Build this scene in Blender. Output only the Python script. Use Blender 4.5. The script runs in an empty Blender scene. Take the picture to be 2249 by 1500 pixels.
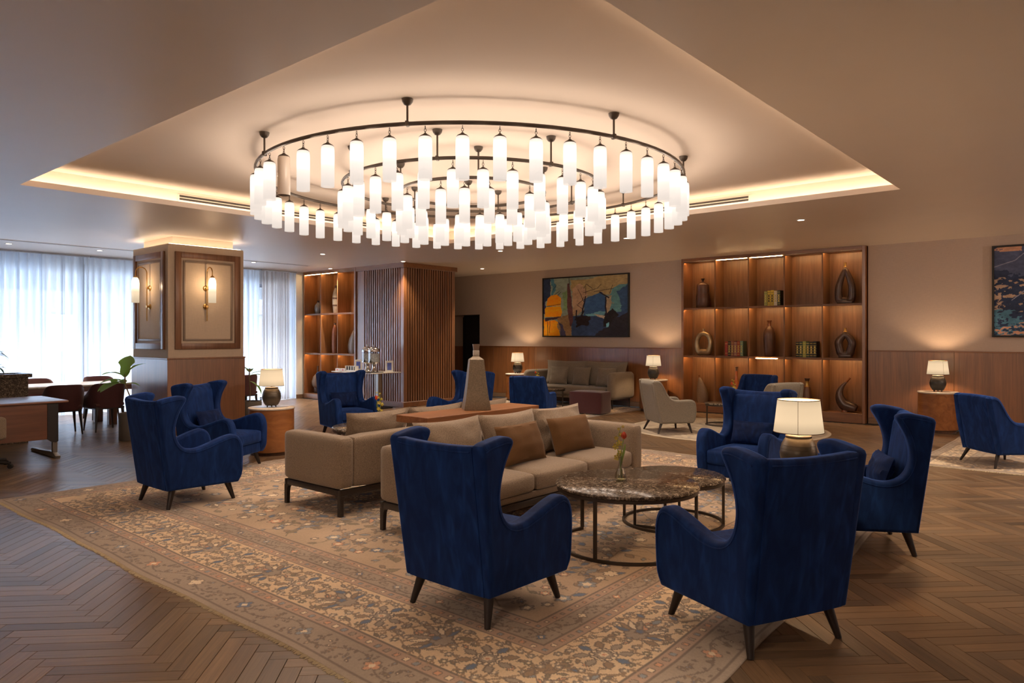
import bpy, bmesh, math, random
import numpy as np
from mathutils import Vector, Matrix, noise as mnoise

S = bpy.context.scene
C = S.collection
PI = math.pi
random.seed(7)
RNG = np.random.default_rng(11)

# ------------------------------------------------------------------ camera, world, exposure
YAW = math.radians(40.69)                 # heading of the camera, measured from +X (along the window wall)
cam_d = bpy.data.cameras.new('camera')
cam_d.sensor_width = 36.0
cam_d.lens = 36.0 * 1580.0 / 2249.0
cam_d.shift_y = -11.0 / 2249.0
cam_d.clip_end = 300
cam = bpy.data.objects.new('camera', cam_d)
cam.location = (0, 0, 1.6)
cam.rotation_euler = (PI / 2, 0, YAW - PI / 2)
C.objects.link(cam)
S.camera = cam

world = bpy.data.worlds.new('sky')
S.world = world
world.use_nodes = True
wn = world.node_tree.nodes
wn['Background'].inputs['Color'].default_value = (0.76, 0.87, 1.0, 1)
wn['Background'].inputs['Strength'].default_value = 17.0
S.view_settings.view_transform = 'Standard'
S.view_settings.look = 'None'
S.view_settings.exposure = 0.66
S.view_settings.gamma = 1.0
S.view_settings.use_curve_mapping = False
cy = S.cycles
cy.use_denoising = True
cy.max_bounces = 6
cy.diffuse_bounces = 4
cy.glossy_bounces = 3
cy.transmission_bounces = 5
cy.transparent_max_bounces = 12
cy.sample_clamp_indirect = 4.0
cy.caustics_reflective = False
cy.caustics_refractive = False
cy.blur_glossy = 0.5

P_PENDANT = 10.0          # watts per chandelier bulb
P_LAMP = 8.5
P_SPOT = 95.0
P_FILL_GLOBE = 200.0  # watts per globe added out of view as fill
E_COVE = 17.0
E_SHELF = 70.0
WARM = (1.0, 0.66, 0.38)
WARM2 = (1.0, 0.80, 0.64)

# ------------------------------------------------------------------ object helpers
def thing(name, label, cat, loc=(0, 0, 0), rz=0.0, group=None):
    o = bpy.data.objects.new(name, None)
    o.empty_display_size = 0.1
    C.objects.link(o)
    o.location = loc
    o.rotation_euler = (0, 0, rz)
    o['label'] = label
    o['category'] = cat
    if group: o['group'] = group
    return o

def tag(o, label, cat, group=None):
    o['label'] = label; o['category'] = cat
    if group: o['group'] = group
    return o

def structure(o, label, cat):
    o['kind'] = 'structure'; o['label'] = label; o['category'] = cat
    return o

def finish(bm, name, mat, parent=None, smooth=True, ang=38, wn_mod=False, loc=None, rot=None):
    me = bpy.data.meshes.new(name)
    bm.to_mesh(me); bm.free()
    mats = mat if isinstance(mat, (list, tuple)) else [mat]
    for m in mats: me.materials.append(m)
    if smooth:
        me.shade_smooth()
        me.set_sharp_from_angle(angle=math.radians(ang))
    o = bpy.data.objects.new(name, me)
    C.objects.link(o)
    if parent is not None: o.parent = parent
    if loc is not None: o.location = loc
    if rot is not None: o.rotation_euler = rot
    if wn_mod:
        m = o.modifiers.new('weighted', 'WEIGHTED_NORMAL')
        m.keep_sharp = True
    return o

def inst(o, parent=None, loc=None, rot=None):
    c = o.copy()
    C.objects.link(c)
    c.parent = parent
    if loc is not None: c.location = loc
    if rot is not None: c.rotation_euler = rot
    return c

def copy_thing(root, loc, rz, label, group=None):
    r = root.copy(); C.objects.link(r)
    r.location = loc; r.rotation_euler = (0, 0, rz); r['label'] = label
    if group: r['group'] = group
    for ch in list(root.children):
        c = ch.copy(); C.objects.link(c); c.parent = r
        for g in list(ch.children):
            d = g.copy(); C.objects.link(d); d.parent = c
    return r

def light(name, kind, power, color, loc, parent=None, **kw):
    d = bpy.data.lights.new(name, kind)
    d.energy = power; d.color = color
    for k, v in kw.items(): setattr(d, k, v)
    o = bpy.data.objects.new(name, d)
    C.objects.link(o)
    o.location = loc
    if parent is not None: o.parent = parent
    return o

# ------------------------------------------------------------------ mesh helpers (each adds a shape to a bmesh)
def NB(): return bmesh.new()

def box(bm, x0, x1, y0, y1, z0, z1, bev=0.0, seg=2, mi=0, rot=None, piv=None):
    M = Matrix.Translation(((x0 + x1) / 2, (y0 + y1) / 2, (z0 + z1) / 2)) @ Matrix.Diagonal((x1 - x0, y1 - y0, z1 - z0, 1))
    r = bmesh.ops.create_cube(bm, size=1.0, matrix=M)
    vs = r['verts']
    if bev > 0:
        es = list({e for v in vs for e in v.link_edges})
        r2 = bmesh.ops.bevel(bm, geom=es, offset=bev, segments=seg, profile=0.5, affect='EDGES', clamp_overlap=True)
        vs = list({v for f in r2['faces'] for v in f.verts} | {v for v in vs if v.is_valid})
    if rot is not None:
        p = Vector(piv) if piv is not None else Vector(((x0 + x1) / 2, (y0 + y1) / 2, (z0 + z1) / 2))
        bmesh.ops.rotate(bm, verts=vs, cent=p, matrix=rot)
    if mi:
        for f in {f for v in vs for f in v.link_faces}: f.material_index = mi
    return vs

def puffbox(bm, x0, x1, y0, y1, z0, z1, r=0.03, n=8, puff=(0, 0, 0), seed=0, wrinkle=0.0):
    """a cushion: a rounded box on a grid whose faces bulge"""
    cx, cy_, cz = (x0 + x1) / 2, (y0 + y1) / 2, (z0 + z1) / 2
    hx, hy, hz = (x1 - x0) / 2, (y1 - y0) / 2, (z1 - z0) / 2
    n0 = len(bm.verts)
    r_ = bmesh.ops.create_cube(bm, size=2.0)
    es = list({e for v in r_['verts'] for e in v.link_edges})
    bmesh.ops.subdivide_edges(bm, edges=es, cuts=n, use_grid_fill=True)
    bm.verts.ensure_lookup_table()
    allv = [bm.verts[i] for i in range(n0, len(bm.verts))]
    for v in allv:
        u = v.co.copy()
        # concentrate the grid towards the edges
        u = Vector([math.copysign(abs(a) ** 0.7, a) for a in u])
        p = Vector((u.x * hx, u.y * hy, u.z * hz))
        q = Vector((max(-hx + r, min(hx - r, p.x)), max(-hy + r, min(hy - r, p.y)), max(-hz + r, min(hz - r, p.z))))
        d = p - q
        if d.length > 1e-7: p = q + d.normalized() * r
        fx = (1 - u.y ** 2) * (1 - u.z ** 2); fy = (1 - u.x ** 2) * (1 - u.z ** 2); fz = (1 - u.x ** 2) * (1 - u.y ** 2)
        p.x += u.x * puff[0] * fx; p.y += u.y * puff[1] * fy; p.z += u.z * puff[2] * fz
        if wrinkle:
            w = mnoise.noise(Vector((p.x * 9 + seed, p.y * 9, p.z * 9)))
            p += Vector((0, 0, 1)) * w * wrinkle
        v.co = p + Vector((cx, cy_, cz))
    return allv

def lathe(bm, prof, seg=24, c=(0, 0, 0), cap=True, mi=0):
    rings = []
    for (r, z) in prof:
        rings.append([bm.verts.new((c[0] + r * math.cos(2 * PI * k / seg), c[1] + r * math.sin(2 * PI * k / seg), c[2] + z)) for k in range(seg)])
    fs = []
    for a, b in zip(rings[:-1], rings[1:]):
        for k in range(seg):
            fs.append(bm.faces.new((a[k], a[(k + 1) % seg], b[(k + 1) % seg], b[k])))
    if cap:
        fs.append(bm.faces.new(list(reversed(rings[0])))); fs.append(bm.faces.new(rings[-1]))
    if mi:
        for f in fs: f.material_index = mi
    return [v for r in rings for v in r]

def tube(bm, pts, r, seg=8, closed=False, rads=None, mi=0):
    P = [Vector(p) for p in pts]
    n = len(P)
    rings = []
    prev = None
    for i in range(n):
        if closed: t = P[(i + 1) % n] - P[i - 1]
        else: t = P[min(i + 1, n - 1)] - P[max(i - 1, 0)]
        t.normalize()
        if prev is None:
            up = Vector((0, 0, 1)) if abs(t.z) < 0.9 else Vector((1, 0, 0))
            a = t.cross(up).normalized()
        else:
            a = (prev - t * prev.dot(t)).normalized()
        prev = a
        b = t.cross(a)
        rr = rads[i] if rads else r
        rings.append([bm.verts.new(P[i] + (a * math.cos(2 * PI * k / seg) + b * math.sin(2 * PI * k / seg)) * rr) for k in range(seg)])
    fs = []
    m = n if closed else n - 1
    for i in range(m):
        A, B = rings[i], rings[(i + 1) % n]
        for k in range(seg):
            fs.append(bm.faces.new((A[k], A[(k + 1) % seg], B[(k + 1) % seg], B[k])))
    if not closed:
        fs.append(bm.faces.new(list(reversed(rings[0])))); fs.append(bm.faces.new(rings[-1]))
    if mi:
        for f in fs: f.material_index = mi
    return [v for r_ in rings for v in r_]

def cone(bm, p0, p1, r0, r1, seg=14, mi=0):
    return tube(bm, [p0, p1], 0, seg, rads=[r0, r1], mi=mi)

def ring(bm, c, R, r, n=64, seg=8):
    return tube(bm, [(c[0] + R * math.cos(2 * PI * k / n), c[1] + R * math.sin(2 * PI * k / n), c[2]) for k in range(n)], r, seg, closed=True)

def flatring(bm, c, R, w, h, n=64):
    """a ring of rectangular section"""
    rows = [[], [], [], []]
    for k in range(n):
        ca, sa = math.cos(2 * PI * k / n), math.sin(2 * PI * k / n)
        for i, (rr, zz) in enumerate(((R - w / 2, 0), (R + w / 2, 0), (R + w / 2, h), (R - w / 2, h))):
            rows[i].append(bm.verts.new((c[0] + rr * ca, c[1] + rr * sa, c[2] + zz)))
    for i in range(4):
        A, B = rows[i], rows[(i + 1) % 4]
        for k in range(n):
            bm.faces.new((A[k], A[(k + 1) % n], B[(k + 1) % n], B[k]))

def catmull(P, sub=4, closed=False):
    out = []
    n = len(P)
    for i in range(n - (0 if closed else 1)):
        p0 = P[(i - 1) % n] if (closed or i > 0) else P[i]
        p1 = P[i]; p2 = P[(i + 1) % n]
        p3 = P[(i + 2) % n] if (closed or i + 2 < n) else p2
        for k in range(sub):
            t = k / sub
            out.append(tuple(0.5 * ((2 * b) + (-a + c) * t + (2 * a - 5 * b + 4 * c - d) * t * t + (-a + 3 * b - 3 * c + d) * t ** 3)
                             for a, b, c, d in zip(p0, p1, p2, p3)))
    if not closed: out.append(tuple(P[-1]))
    return out

def prism(bm, outline, place, t, bev=0.0, seg=3, mi=0):
    """outline: list of (u,v); place(u,v,w) -> xyz, w from 0 to t"""
    A = [bm.verts.new(place(u, v, 0)) for u, v in outline]
    B = [bm.verts.new(place(u, v, t)) for u, v in outline]
    n = len(A)
    f0 = bm.faces.new(list(reversed(A))); f1 = bm.faces.new(B)
    fs = [f0, f1]
    for k in range(n):
        fs.append(bm.faces.new((A[k], A[(k + 1) % n], B[(k + 1) % n], B[k])))
    bm.normal_update()
    if bev > 0:
        es = list({e for e in f0.edges} | {e for e in f1.edges})
        r = bmesh.ops.bevel(bm, geom=es, offset=bev, segments=seg, profile=0.5, affect='EDGES', clamp_overlap=False)
        vs = {v for f in r['faces'] for v in f.verts} | {v for f in (f0, f1) if f.is_valid for v in f.verts}
    else:
        vs = set(A + B)
    if mi:
        for f in {f for v in vs for f in v.link_faces}: f.material_index = mi
    return list(vs)

def pillow(bm, w, h, t, n=16, seed=0, crumple=0.01, pinch=0.07):
    """a scatter cushion in the XZ plane, thick along Y, base at z=0"""
    top, bot = {}, {}
    for i in range(n + 1):
        for j in range(n + 1):
            u = -1 + 2 * i / n; v = -1 + 2 * j / n
            x = w / 2 * u * (1 - pinch * (1 - v * v)); z = h / 2 * v * (1 - pinch * (1 - u * u))
            d = t / 2 * (max(0.0, (1 - u ** 2) * (1 - v ** 2)) ** 0.42)
            nz = mnoise.noise(Vector((u * 2.2 + seed * 3.1, v * 2.2, seed))) * crumple
            top[i, j] = bm.verts.new((x, -d + nz * (1 if d > 0 else 0) , z + h / 2))
            if 0 < i < n and 0 < j < n:
                bot[i, j] = bm.verts.new((x, d + nz, z + h / 2))
            else:
                bot[i, j] = top[i, j]
    for i in range(n):
        for j in range(n):
            bm.faces.new((top[i, j], top[i + 1, j], top[i + 1, j + 1], top[i, j + 1]))
            q = [bot[i, j + 1], bot[i + 1, j + 1], bot[i + 1, j], bot[i, j]]
            bm.faces.new(q)

def grid_mesh(name, X, Y, Z, col=None, uvscale=None):
    """a mesh from 2-D coordinate arrays, with an optional colour per vertex (linear RGB)"""
    h, w = X.shape
    me = bpy.data.meshes.new(name)
    nv = h * w; nf = (h - 1) * (w - 1)
    me.vertices.add(nv)
    me.vertices.foreach_set('co', np.stack([X, Y, Z], -1).astype(np.float32).ravel())
    idx = np.arange(nv, dtype=np.int32).reshape(h, w)
    q = np.stack([idx[:-1, :-1], idx[:-1, 1:], idx[1:, 1:], idx[1:, :-1]], -1).reshape(-1, 4)
    me.loops.add(nf * 4); me.polygons.add(nf)
    me.loops.foreach_set('vertex_index', q.ravel())
    me.polygons.foreach_set('loop_start', np.arange(0, nf * 4, 4, dtype=np.int32))
    me.polygons.foreach_set('loop_total', np.full(nf, 4, dtype=np.int32))
    me.update(calc_edges=True)
    if col is not None:
        a = me.color_attributes.new('pattern', 'FLOAT_COLOR', 'POINT')
        c4 = np.ones((nv, 4), np.float32); c4[:, :3] = col.reshape(-1, 3)
        a.data.foreach_set('color', c4.ravel())
    me.validate()
    return me

def srgb(r, g, b):
    f = lambda c: (c / 255 / 12.92) if c <= 10 else (((c / 255) + 0.055) / 1.055) ** 2.4
    return (f(r), f(g), f(b))

# ------------------------------------------------------------------ materials
def newmat(name):
    m = bpy.data.materials.new(name); m.use_nodes = True
    nt = m.node_tree
    return m, nt, nt.nodes['Principled BSDF']

def nd(nt, t, **kw):
    n = nt.nodes.new(t)
    for k, v in kw.items():
        if k in n.inputs: n.inputs[k].default_value = v
        else: setattr(n, k, v)
    return n

def plain(name, col, rough=0.5, metal=0.0, noise=0.0, nscale=30, bump=0.0, spec=0.5, sheen=0.0, coat=0.0):
    m, nt, p = newmat(name)
    p.inputs['Base Color'].default_value = (*col, 1)
    p.inputs['Roughness'].default_value = rough
    p.inputs['Metallic'].default_value = metal
    p.inputs['Specular IOR Level'].default_value = spec
    if sheen: p.inputs['Sheen Weight'].default_value = sheen
    if coat: p.inputs['Coat Weight'].default_value = coat
    tc = nd(nt, 'ShaderNodeTexCoord')
    nz = nd(nt, 'ShaderNodeTexNoise', Scale=nscale, Detail=4.0)
    nt.links.new(tc.outputs['Object'], nz.inputs['Vector'])
    if noise:
        mx = nd(nt, 'ShaderNodeMix', data_type='RGBA')
        mx.inputs['A'].default_value = (*[c * (1 - noise) for c in col], 1)
        mx.inputs['B'].default_value = (*[min(1, c * (1 + noise)) for c in col], 1)
        nt.links.new(nz.outputs['Fac'], mx.inputs['Factor'])
        nt.links.new(mx.outputs['Result'], p.inputs['Base Color'])
    if bump:
        b = nd(nt, 'ShaderNodeBump', Strength=bump, Distance=0.002)
        nt.links.new(nz.outputs['Fac'], b.inputs['Height'])
        nt.links.new(b.outputs['Normal'], p.inputs['Normal'])
    return m

def wood(name, c1, c2, axis='Z', rough=0.38, scale=1.0, coat=0.0, bump=0.05, wavy=0.0):
    m, nt, p = newmat(name)
    tc = nd(nt, 'ShaderNodeTexCoord')
    mp = nd(nt, 'ShaderNodeMapping')
    s = {'X': (1.2, 22, 22), 'Y': (22, 1.2, 22), 'Z': (22, 22, 1.2)}[axis]
    mp.inputs['Scale'].default_value = [a * scale for a in s]
    oi = nd(nt, 'ShaderNodeObjectInfo')
    ad = nd(nt, 'ShaderNodeVectorMath', operation='ADD')
    sc = nd(nt, 'ShaderNodeVectorMath', operation='SCALE'); sc.inputs['Scale'].default_value = 37.0
    cmb = nd(nt, 'ShaderNodeCombineXYZ')
    for k in 'XYZ': nt.links.new(oi.outputs['Random'], cmb.inputs[k])
    nt.links.new(cmb.outputs[0], sc.inputs[0])
    nt.links.new(tc.outputs['Object'], ad.inputs[0]); nt.links.new(sc.outputs[0], ad.inputs[1])
    nt.links.new(ad.outputs[0], mp.inputs['Vector'])
    n1 = nd(nt, 'ShaderNodeTexNoise', Scale=1.0, Detail=6.0, Roughness=0.62, Distortion=0.8 + wavy)
    nt.links.new(mp.outputs[0], n1.inputs['Vector'])
    cr = nd(nt, 'ShaderNodeValToRGB')
    cr.color_ramp.elements[0].position = 0.3; cr.color_ramp.elements[0].color = (*c1, 1)
    cr.color_ramp.elements[1].position = 0.72; cr.color_ramp.elements[1].color = (*c2, 1)
    nt.links.new(n1.outputs['Fac'], cr.inputs[0])
    # broad tonal drift, board to board
    n2 = nd(nt, 'ShaderNodeTexNoise', Scale=0.12, Detail=2.0)
    nt.links.new(mp.outputs[0], n2.inputs['Vector'])
    hs = nd(nt, 'ShaderNodeHueSaturation')
    mr = nd(nt, 'ShaderNodeMapRange'); mr.inputs[1].default_value = 0.3; mr.inputs[2].default_value = 0.7; mr.inputs[3].default_value = 0.8; mr.inputs[4].default_value = 1.2
    nt.links.new(n2.outputs['Fac'], mr.inputs[0]); nt.links.new(mr.outputs[0], hs.inputs['Value'])
    nt.links.new(cr.outputs[0], hs.inputs['Color'])
    nt.links.new(hs.outputs[0], p.inputs['Base Color'])
    p.inputs['Roughness'].default_value = rough
    if coat: p.inputs['Coat Weight'].default_value = coat; p.inputs['Coat Roughness'].default_value = 0.34; p.inputs['Coat IOR'].default_value = 1.75
    if bump:
        b = nd(nt, 'ShaderNodeBump', Strength=bump, Distance=0.001)
        nt.links.new(n1.outputs['Fac'], b.inputs['Height']); nt.links.new(b.outputs['Normal'], p.inputs['Normal'])
    return m

def velvet(name, dark, lit, sheen=0.9):
    m, nt, p = newmat(name)
    tc = nd(nt, 'ShaderNodeTexCoord')
    mp = nd(nt, 'ShaderNodeMapping'); mp.inputs['Scale'].default_value = (7, 7, 2.2); mp.inputs['Rotation'].default_value = (0.5, 0.5, 0.2)
    nt.links.new(tc.outputs['Object'], mp.inputs[0])
    n1 = nd(nt, 'ShaderNodeTexNoise', Scale=1.3, Detail=2.5, Roughness=0.5, Distortion=2.2)
    nt.links.new(mp.outputs[0], n1.inputs['Vector'])
    cr = nd(nt, 'ShaderNodeValToRGB')
    cr.color_ramp.elements[0].position = 0.40; cr.color_ramp.elements[0].color = (*dark, 1)
    cr.color_ramp.elements[1].position = 0.78; cr.color_ramp.elements[1].color = (*lit, 1)
    nt.links.new(n1.outputs['Fac'], cr.inputs[0])
    ms = nd(nt, 'ShaderNodeMapRange'); ms.inputs[1].default_value = 0.4; ms.inputs[2].default_value = 0.65; ms.inputs[3].default_value = sheen * 0.7; ms.inputs[4].default_value = sheen
    nt.links.new(n1.outputs['Fac'], ms.inputs[0])
    # lighter strokes where the pile was brushed the other way
    mp2 = nd(nt, 'ShaderNodeMapping'); mp2.inputs['Scale'].default_value = (9, 9, 3.0); mp2.inputs['Rotation'].default_value = (0.25, -0.3, 0.4)
    nt.links.new(tc.outputs['Object'], mp2.inputs[0])
    n3 = nd(nt, 'ShaderNodeTexNoise', Scale=1.0, Detail=1.5, Roughness=0.4, Distortion=1.2)
    nt.links.new(mp2.outputs[0], n3.inputs['Vector'])
    m3 = nd(nt, 'ShaderNodeMapRange'); m3.inputs[1].default_value = 0.50; m3.inputs[2].default_value = 0.64; m3.inputs[3].default_value = 0.95; m3.inputs[4].default_value = 1.3
    nt.links.new(n3.outputs['Fac'], m3.inputs[0])
    hv = nd(nt, 'ShaderNodeHueSaturation'); nt.links.new(m3.outputs[0], hv.inputs['Value']); nt.links.new(cr.outputs[0], hv.inputs['Color'])
    nt.links.new(hv.outputs[0], p.inputs['Base Color'])
    p.inputs['Roughness'].default_value = 0.75
    p.inputs['Specular IOR Level'].default_value = 0.15
    nt.links.new(ms.outputs[0], p.inputs['Sheen Weight'])
    p.inputs['Sheen Roughness'].default_value = 0.28
    p.inputs['Sheen Tint'].default_value = (0.13, 0.30, 0.95, 1)
    n2 = nd(nt, 'ShaderNodeTexNoise', Scale=260.0, Detail=2.0)
    nt.links.new(tc.outputs['Object'], n2.inputs['Vector'])
    b = nd(nt, 'ShaderNodeBump', Strength=0.12, Distance=0.001)
    nt.links.new(n2.outputs['Fac'], b.inputs['Height']); nt.links.new(b.outputs['Normal'], p.inputs['Normal'])
    return m

def weave(name, col, var=0.30, scale=170, rough=0.9, sheen=0.25):
    m, nt, p = newmat(name)
    tc = nd(nt, 'ShaderNodeTexCoord')
    n1 = nd(nt, 'ShaderNodeTexNoise', Scale=scale, Detail=2.0, Roughness=0.6)
    nt.links.new(tc.outputs['Object'], n1.inputs['Vector'])
    mx = nd(nt, 'ShaderNodeMix', data_type='RGBA')
    cr = nd(nt, 'ShaderNodeValToRGB')
    cr.color_ramp.elements[0].position = 0.35; cr.color_ramp.elements[0].color = (*[c * (1 - var) for c in col], 1)
    cr.color_ramp.elements[1].position = 0.65; cr.color_ramp.elements[1].color = (*[min(1, c * (1 + var)) for c in col], 1)
    nt.links.new(n1.outputs['Fac'], cr.inputs[0])
    nt.links.new(cr.outputs[0], p.inputs['Base Color'])
    p.inputs['Roughness'].default_value = rough
    p.inputs['Specular IOR Level'].default_value = 0.2
    p.inputs['Sheen Weight'].default_value = sheen
    b = nd(nt, 'ShaderNodeBump', Strength=0.25, Distance=0.0015)
    nt.links.new(n1.outputs['Fac'], b.inputs['Height']); nt.links.new(b.outputs['Normal'], p.inputs['Normal'])
    return m

def wallpaper(name, col):
    m, nt, p = newmat(name)
    tc = nd(nt, 'ShaderNodeTexCoord')
    outs = []
    for s in ((14, 14, 260), (260, 260, 14)):
        mp = nd(nt, 'ShaderNodeMapping'); mp.inputs['Scale'].default_value = s
        nt.links.new(tc.outputs['Object'], mp.inputs[0])
        n = nd(nt, 'ShaderNodeTexNoise', Scale=1.0, Detail=2.0)
        nt.links.new(mp.outputs[0], n.inputs['Vector']); outs.append(n)
    ad = nd(nt, 'ShaderNodeMath', operation='ADD')
    nt.links.new(outs[0].outputs['Fac'], ad.inputs[0]); nt.links.new(outs[1].outputs['Fac'], ad.inputs[1])
    cr = nd(nt, 'ShaderNodeValToRGB')
    cr.color_ramp.elements[0].position = 0.35; cr.color_ramp.elements[0].color = (*[c * 0.93 for c in col], 1)
    cr.color_ramp.elements[1].position = 0.65; cr.color_ramp.elements[1].color = (*[c * 1.06 for c in col], 1)
    hf = nd(nt, 'ShaderNodeMath', operation='MULTIPLY'); hf.inputs[1].default_value = 0.5
    nt.links.new(ad.outputs[0], hf.inputs[0]); nt.links.new(hf.outputs[0], cr.inputs[0])
    nt.links.new(cr.outputs[0], p.inputs['Base Color'])
    p.inputs['Roughness'].default_value = 0.85; p.inputs['Specular IOR Level'].default_value = 0.25
    b = nd(nt, 'ShaderNodeBump', Strength=0.15, Distance=0.001)
    nt.links.new(hf.outputs[0], b.inputs['Height']); nt.links.new(b.outputs['Normal'], p.inputs['Normal'])
    return m

def stone(name, base, fleck, dark, scale=26, rough=0.12, thr=(0.52, 0.66)):
    m, nt, p = newmat(name)
    tc = nd(nt, 'ShaderNodeTexCoord')
    n1 = nd(nt, 'ShaderNodeTexNoise', Scale=scale, Detail=7.0, Roughness=0.68, Distortion=0.9)
    nt.links.new(tc.outputs['Object'], n1.inputs['Vector'])
    cr = nd(nt, 'ShaderNodeValToRGB')
    e = cr.color_ramp.elements
    e[0].position = 0.36; e[0].color = (*dark, 1)
    e[1].position = thr[1]; e[1].color = (*fleck, 1)
    k = e.new(thr[0]); k.color = (*base, 1)
    nt.links.new(n1.outputs['Fac'], cr.inputs[0])
    nt.links.new(cr.outputs[0], p.inputs['Base Color'])
    p.inputs['Roughness'].default_value = rough
    p.inputs['Specular IOR Level'].default_value = 0.18
    return m

def glow(name, col, strength, grad=None, diffuse=(0.8, 0.75, 0.68), transp=0.0, sampled=False):
    """a lit lamp shade: emission over a diffuse shell, optionally letting some of the bulb's light through"""
    m, nt, p = newmat(name)
    nt.nodes.remove(p)
    out = nt.nodes['Material Output']
    em = nd(nt, 'ShaderNodeEmission'); em.inputs['Color'].default_value = (*col, 1); em.inputs['Strength'].default_value = strength
    df = nd(nt, 'ShaderNodeBsdfDiffuse'); df.inputs['Color'].default_value = (*diffuse, 1)
    ad = nd(nt, 'ShaderNodeAddShader')
    if grad:
        tc = nd(nt, 'ShaderNodeTexCoord'); sp = nd(nt, 'ShaderNodeSeparateXYZ')
        nt.links.new(tc.outputs['Generated'], sp.inputs[0])
        cr = nd(nt, 'ShaderNodeValToRGB')
        el = cr.color_ramp.elements
        el[0].position = grad[0][0]; el[0].color = (grad[0][1],) * 3 + (1,)
        el[1].position = grad[-1][0]; el[1].color = (grad[-1][1],) * 3 + (1,)
        for ps, v in grad[1:-1]:
            k = el.new(ps); k.color = (v, v, v, 1)
        cr.color_ramp.interpolation = 'EASE'
        mu = nd(nt, 'ShaderNodeMath', operation='MULTIPLY'); mu.inputs[1].default_value = strength
        nt.links.new(sp.outputs['Z'], cr.inputs[0]); nt.links.new(cr.outputs[0], mu.inputs[0])
        nt.links.new(mu.outputs[0], em.inputs['Strength'])
    nt.links.new(em.outputs[0], ad.inputs[0]); nt.links.new(df.outputs[0], ad.inputs[1])
    last = ad
    if transp:
        tr = nd(nt, 'ShaderNodeBsdfTransparent'); mx = nd(nt, 'ShaderNodeMixShader'); mx.inputs[0].default_value = transp
        nt.links.new(ad.outputs[0], mx.inputs[1]); nt.links.new(tr.outputs[0], mx.inputs[2]); last = mx
    nt.links.new(last.outputs[0], out.inputs['Surface'])
    if not sampled: m.cycles.emission_sampling = 'NONE'
    return m

def emit(name, col, strength):
    m, nt, p = newmat(name)
    nt.nodes.remove(p)
    em = nd(nt, 'ShaderNodeEmission'); em.inputs['Color'].default_value = (*col, 1); em.inputs['Strength'].default_value = strength
    nt.links.new(em.outputs[0], nt.nodes['Material Output'].inputs['Surface'])
    return m

def sheer(name, col, t0, t1):
    """sheer cloth: thin where seen square on, denser where a fold turns edge on"""
    m, nt, p = newmat(name)
    nt.nodes.remove(p)
    out = nt.nodes['Material Output']
    df = nd(nt, 'ShaderNodeBsdfDiffuse'); df.inputs['Color'].default_value = (*col, 1)
    tl = nd(nt, 'ShaderNodeBsdfTranslucent'); tl.inputs['Color'].default_value = (*col, 1)
    m1 = nd(nt, 'ShaderNodeMixShader'); m1.inputs[0].default_value = 0.7
    nt.links.new(df.outputs[0], m1.inputs[1]); nt.links.new(tl.outputs[0], m1.inputs[2])
    tr = nd(nt, 'ShaderNodeBsdfTransparent')
    lw = nd(nt, 'ShaderNodeLayerWeight'); lw.inputs['Blend'].default_value = 0.35
    mr = nd(nt, 'ShaderNodeMapRange'); mr.inputs[3].default_value = t0; mr.inputs[4].default_value = t1
    nt.links.new(lw.outputs['Facing'], mr.inputs[0])
    m2 = nd(nt, 'ShaderNodeMixShader')
    nt.links.new(mr.outputs[0], m2.inputs[0]); nt.links.new(m1.outputs[0], m2.inputs[1]); nt.links.new(tr.outputs[0], m2.inputs[2])
    nt.links.new(m2.outputs[0], out.inputs['Surface'])
    return m

def thin_glass(name, tint=(1, 1, 1), gloss=0.12):
    m, nt, p = newmat(name)
    nt.nodes.remove(p)
    out = nt.nodes['Material Output']
    tr = nd(nt, 'ShaderNodeBsdfTransparent'); tr.inputs['Color'].default_value = (*tint, 1)
    gl = nd(nt, 'ShaderNodeBsdfGlossy'); gl.inputs['Roughness'].default_value = 0.03
    lw = nd(nt, 'ShaderNodeLayerWeight'); lw.inputs['Blend'].default_value = 0.25
    mr = nd(nt, 'ShaderNodeMapRange'); mr.inputs[3].default_value = gloss * 0.4; mr.inputs[4].default_value = min(0.95, gloss * 5)
    nt.links.new(lw.outputs['Facing'], mr.inputs[0])
    mx = nd(nt, 'ShaderNodeMixShader')
    nt.links.new(mr.outputs[0], mx.inputs[0]); nt.links.new(tr.outputs[0], mx.inputs[1]); nt.links.new(gl.outputs[0], mx.inputs[2])
    nt.links.new(mx.outputs[0], out.inputs['Surface'])
    return m

def painted(name, rough=0.9, bumps=0.2, bscale=300, sheen=0.0, var=0.12, vscale=60):
    """colour from the mesh's 'pattern' attribute, with a fine woven or brushed relief"""
    m, nt, p = newmat(name)
    at = nd(nt, 'ShaderNodeVertexColor'); at.layer_name = 'pattern'
    tc = nd(nt, 'ShaderNodeTexCoord')
    n1 = nd(nt, 'ShaderNodeTexNoise', Scale=vscale, Detail=4.0)
    nt.links.new(tc.outputs['Object'], n1.inputs['Vector'])
    hs = nd(nt, 'ShaderNodeHueSaturation')
    mr = nd(nt, 'ShaderNodeMapRange'); mr.inputs[3].default_value = 1 - var * 1.6; mr.inputs[4].default_value = 1 + var * 1.6
    nt.links.new(n1.outputs['Fac'], mr.inputs[0]); nt.links.new(mr.outputs[0], hs.inputs['Value'])
    nt.links.new(at.outputs['Color'], hs.inputs['Color'])
    nt.links.new(hs.outputs[0], p.inputs['Base Color'])
    p.inputs['Roughness'].default_value = rough; p.inputs['Specular IOR Level'].default_value = 0.2
    if sheen: p.inputs['Sheen Weight'].default_value = sheen
    n2 = nd(nt, 'ShaderNodeTexNoise', Scale=bscale, Detail=2.0)
    nt.links.new(tc.outputs['Object'], n2.inputs['Vector'])
    b = nd(nt, 'ShaderNodeBump', Strength=bumps, Distance=0.002)
    nt.links.new(n2.outputs['Fac'], b.inputs['Height']); nt.links.new(b.outputs['Normal'], p.inputs['Normal'])
    return m

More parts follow.
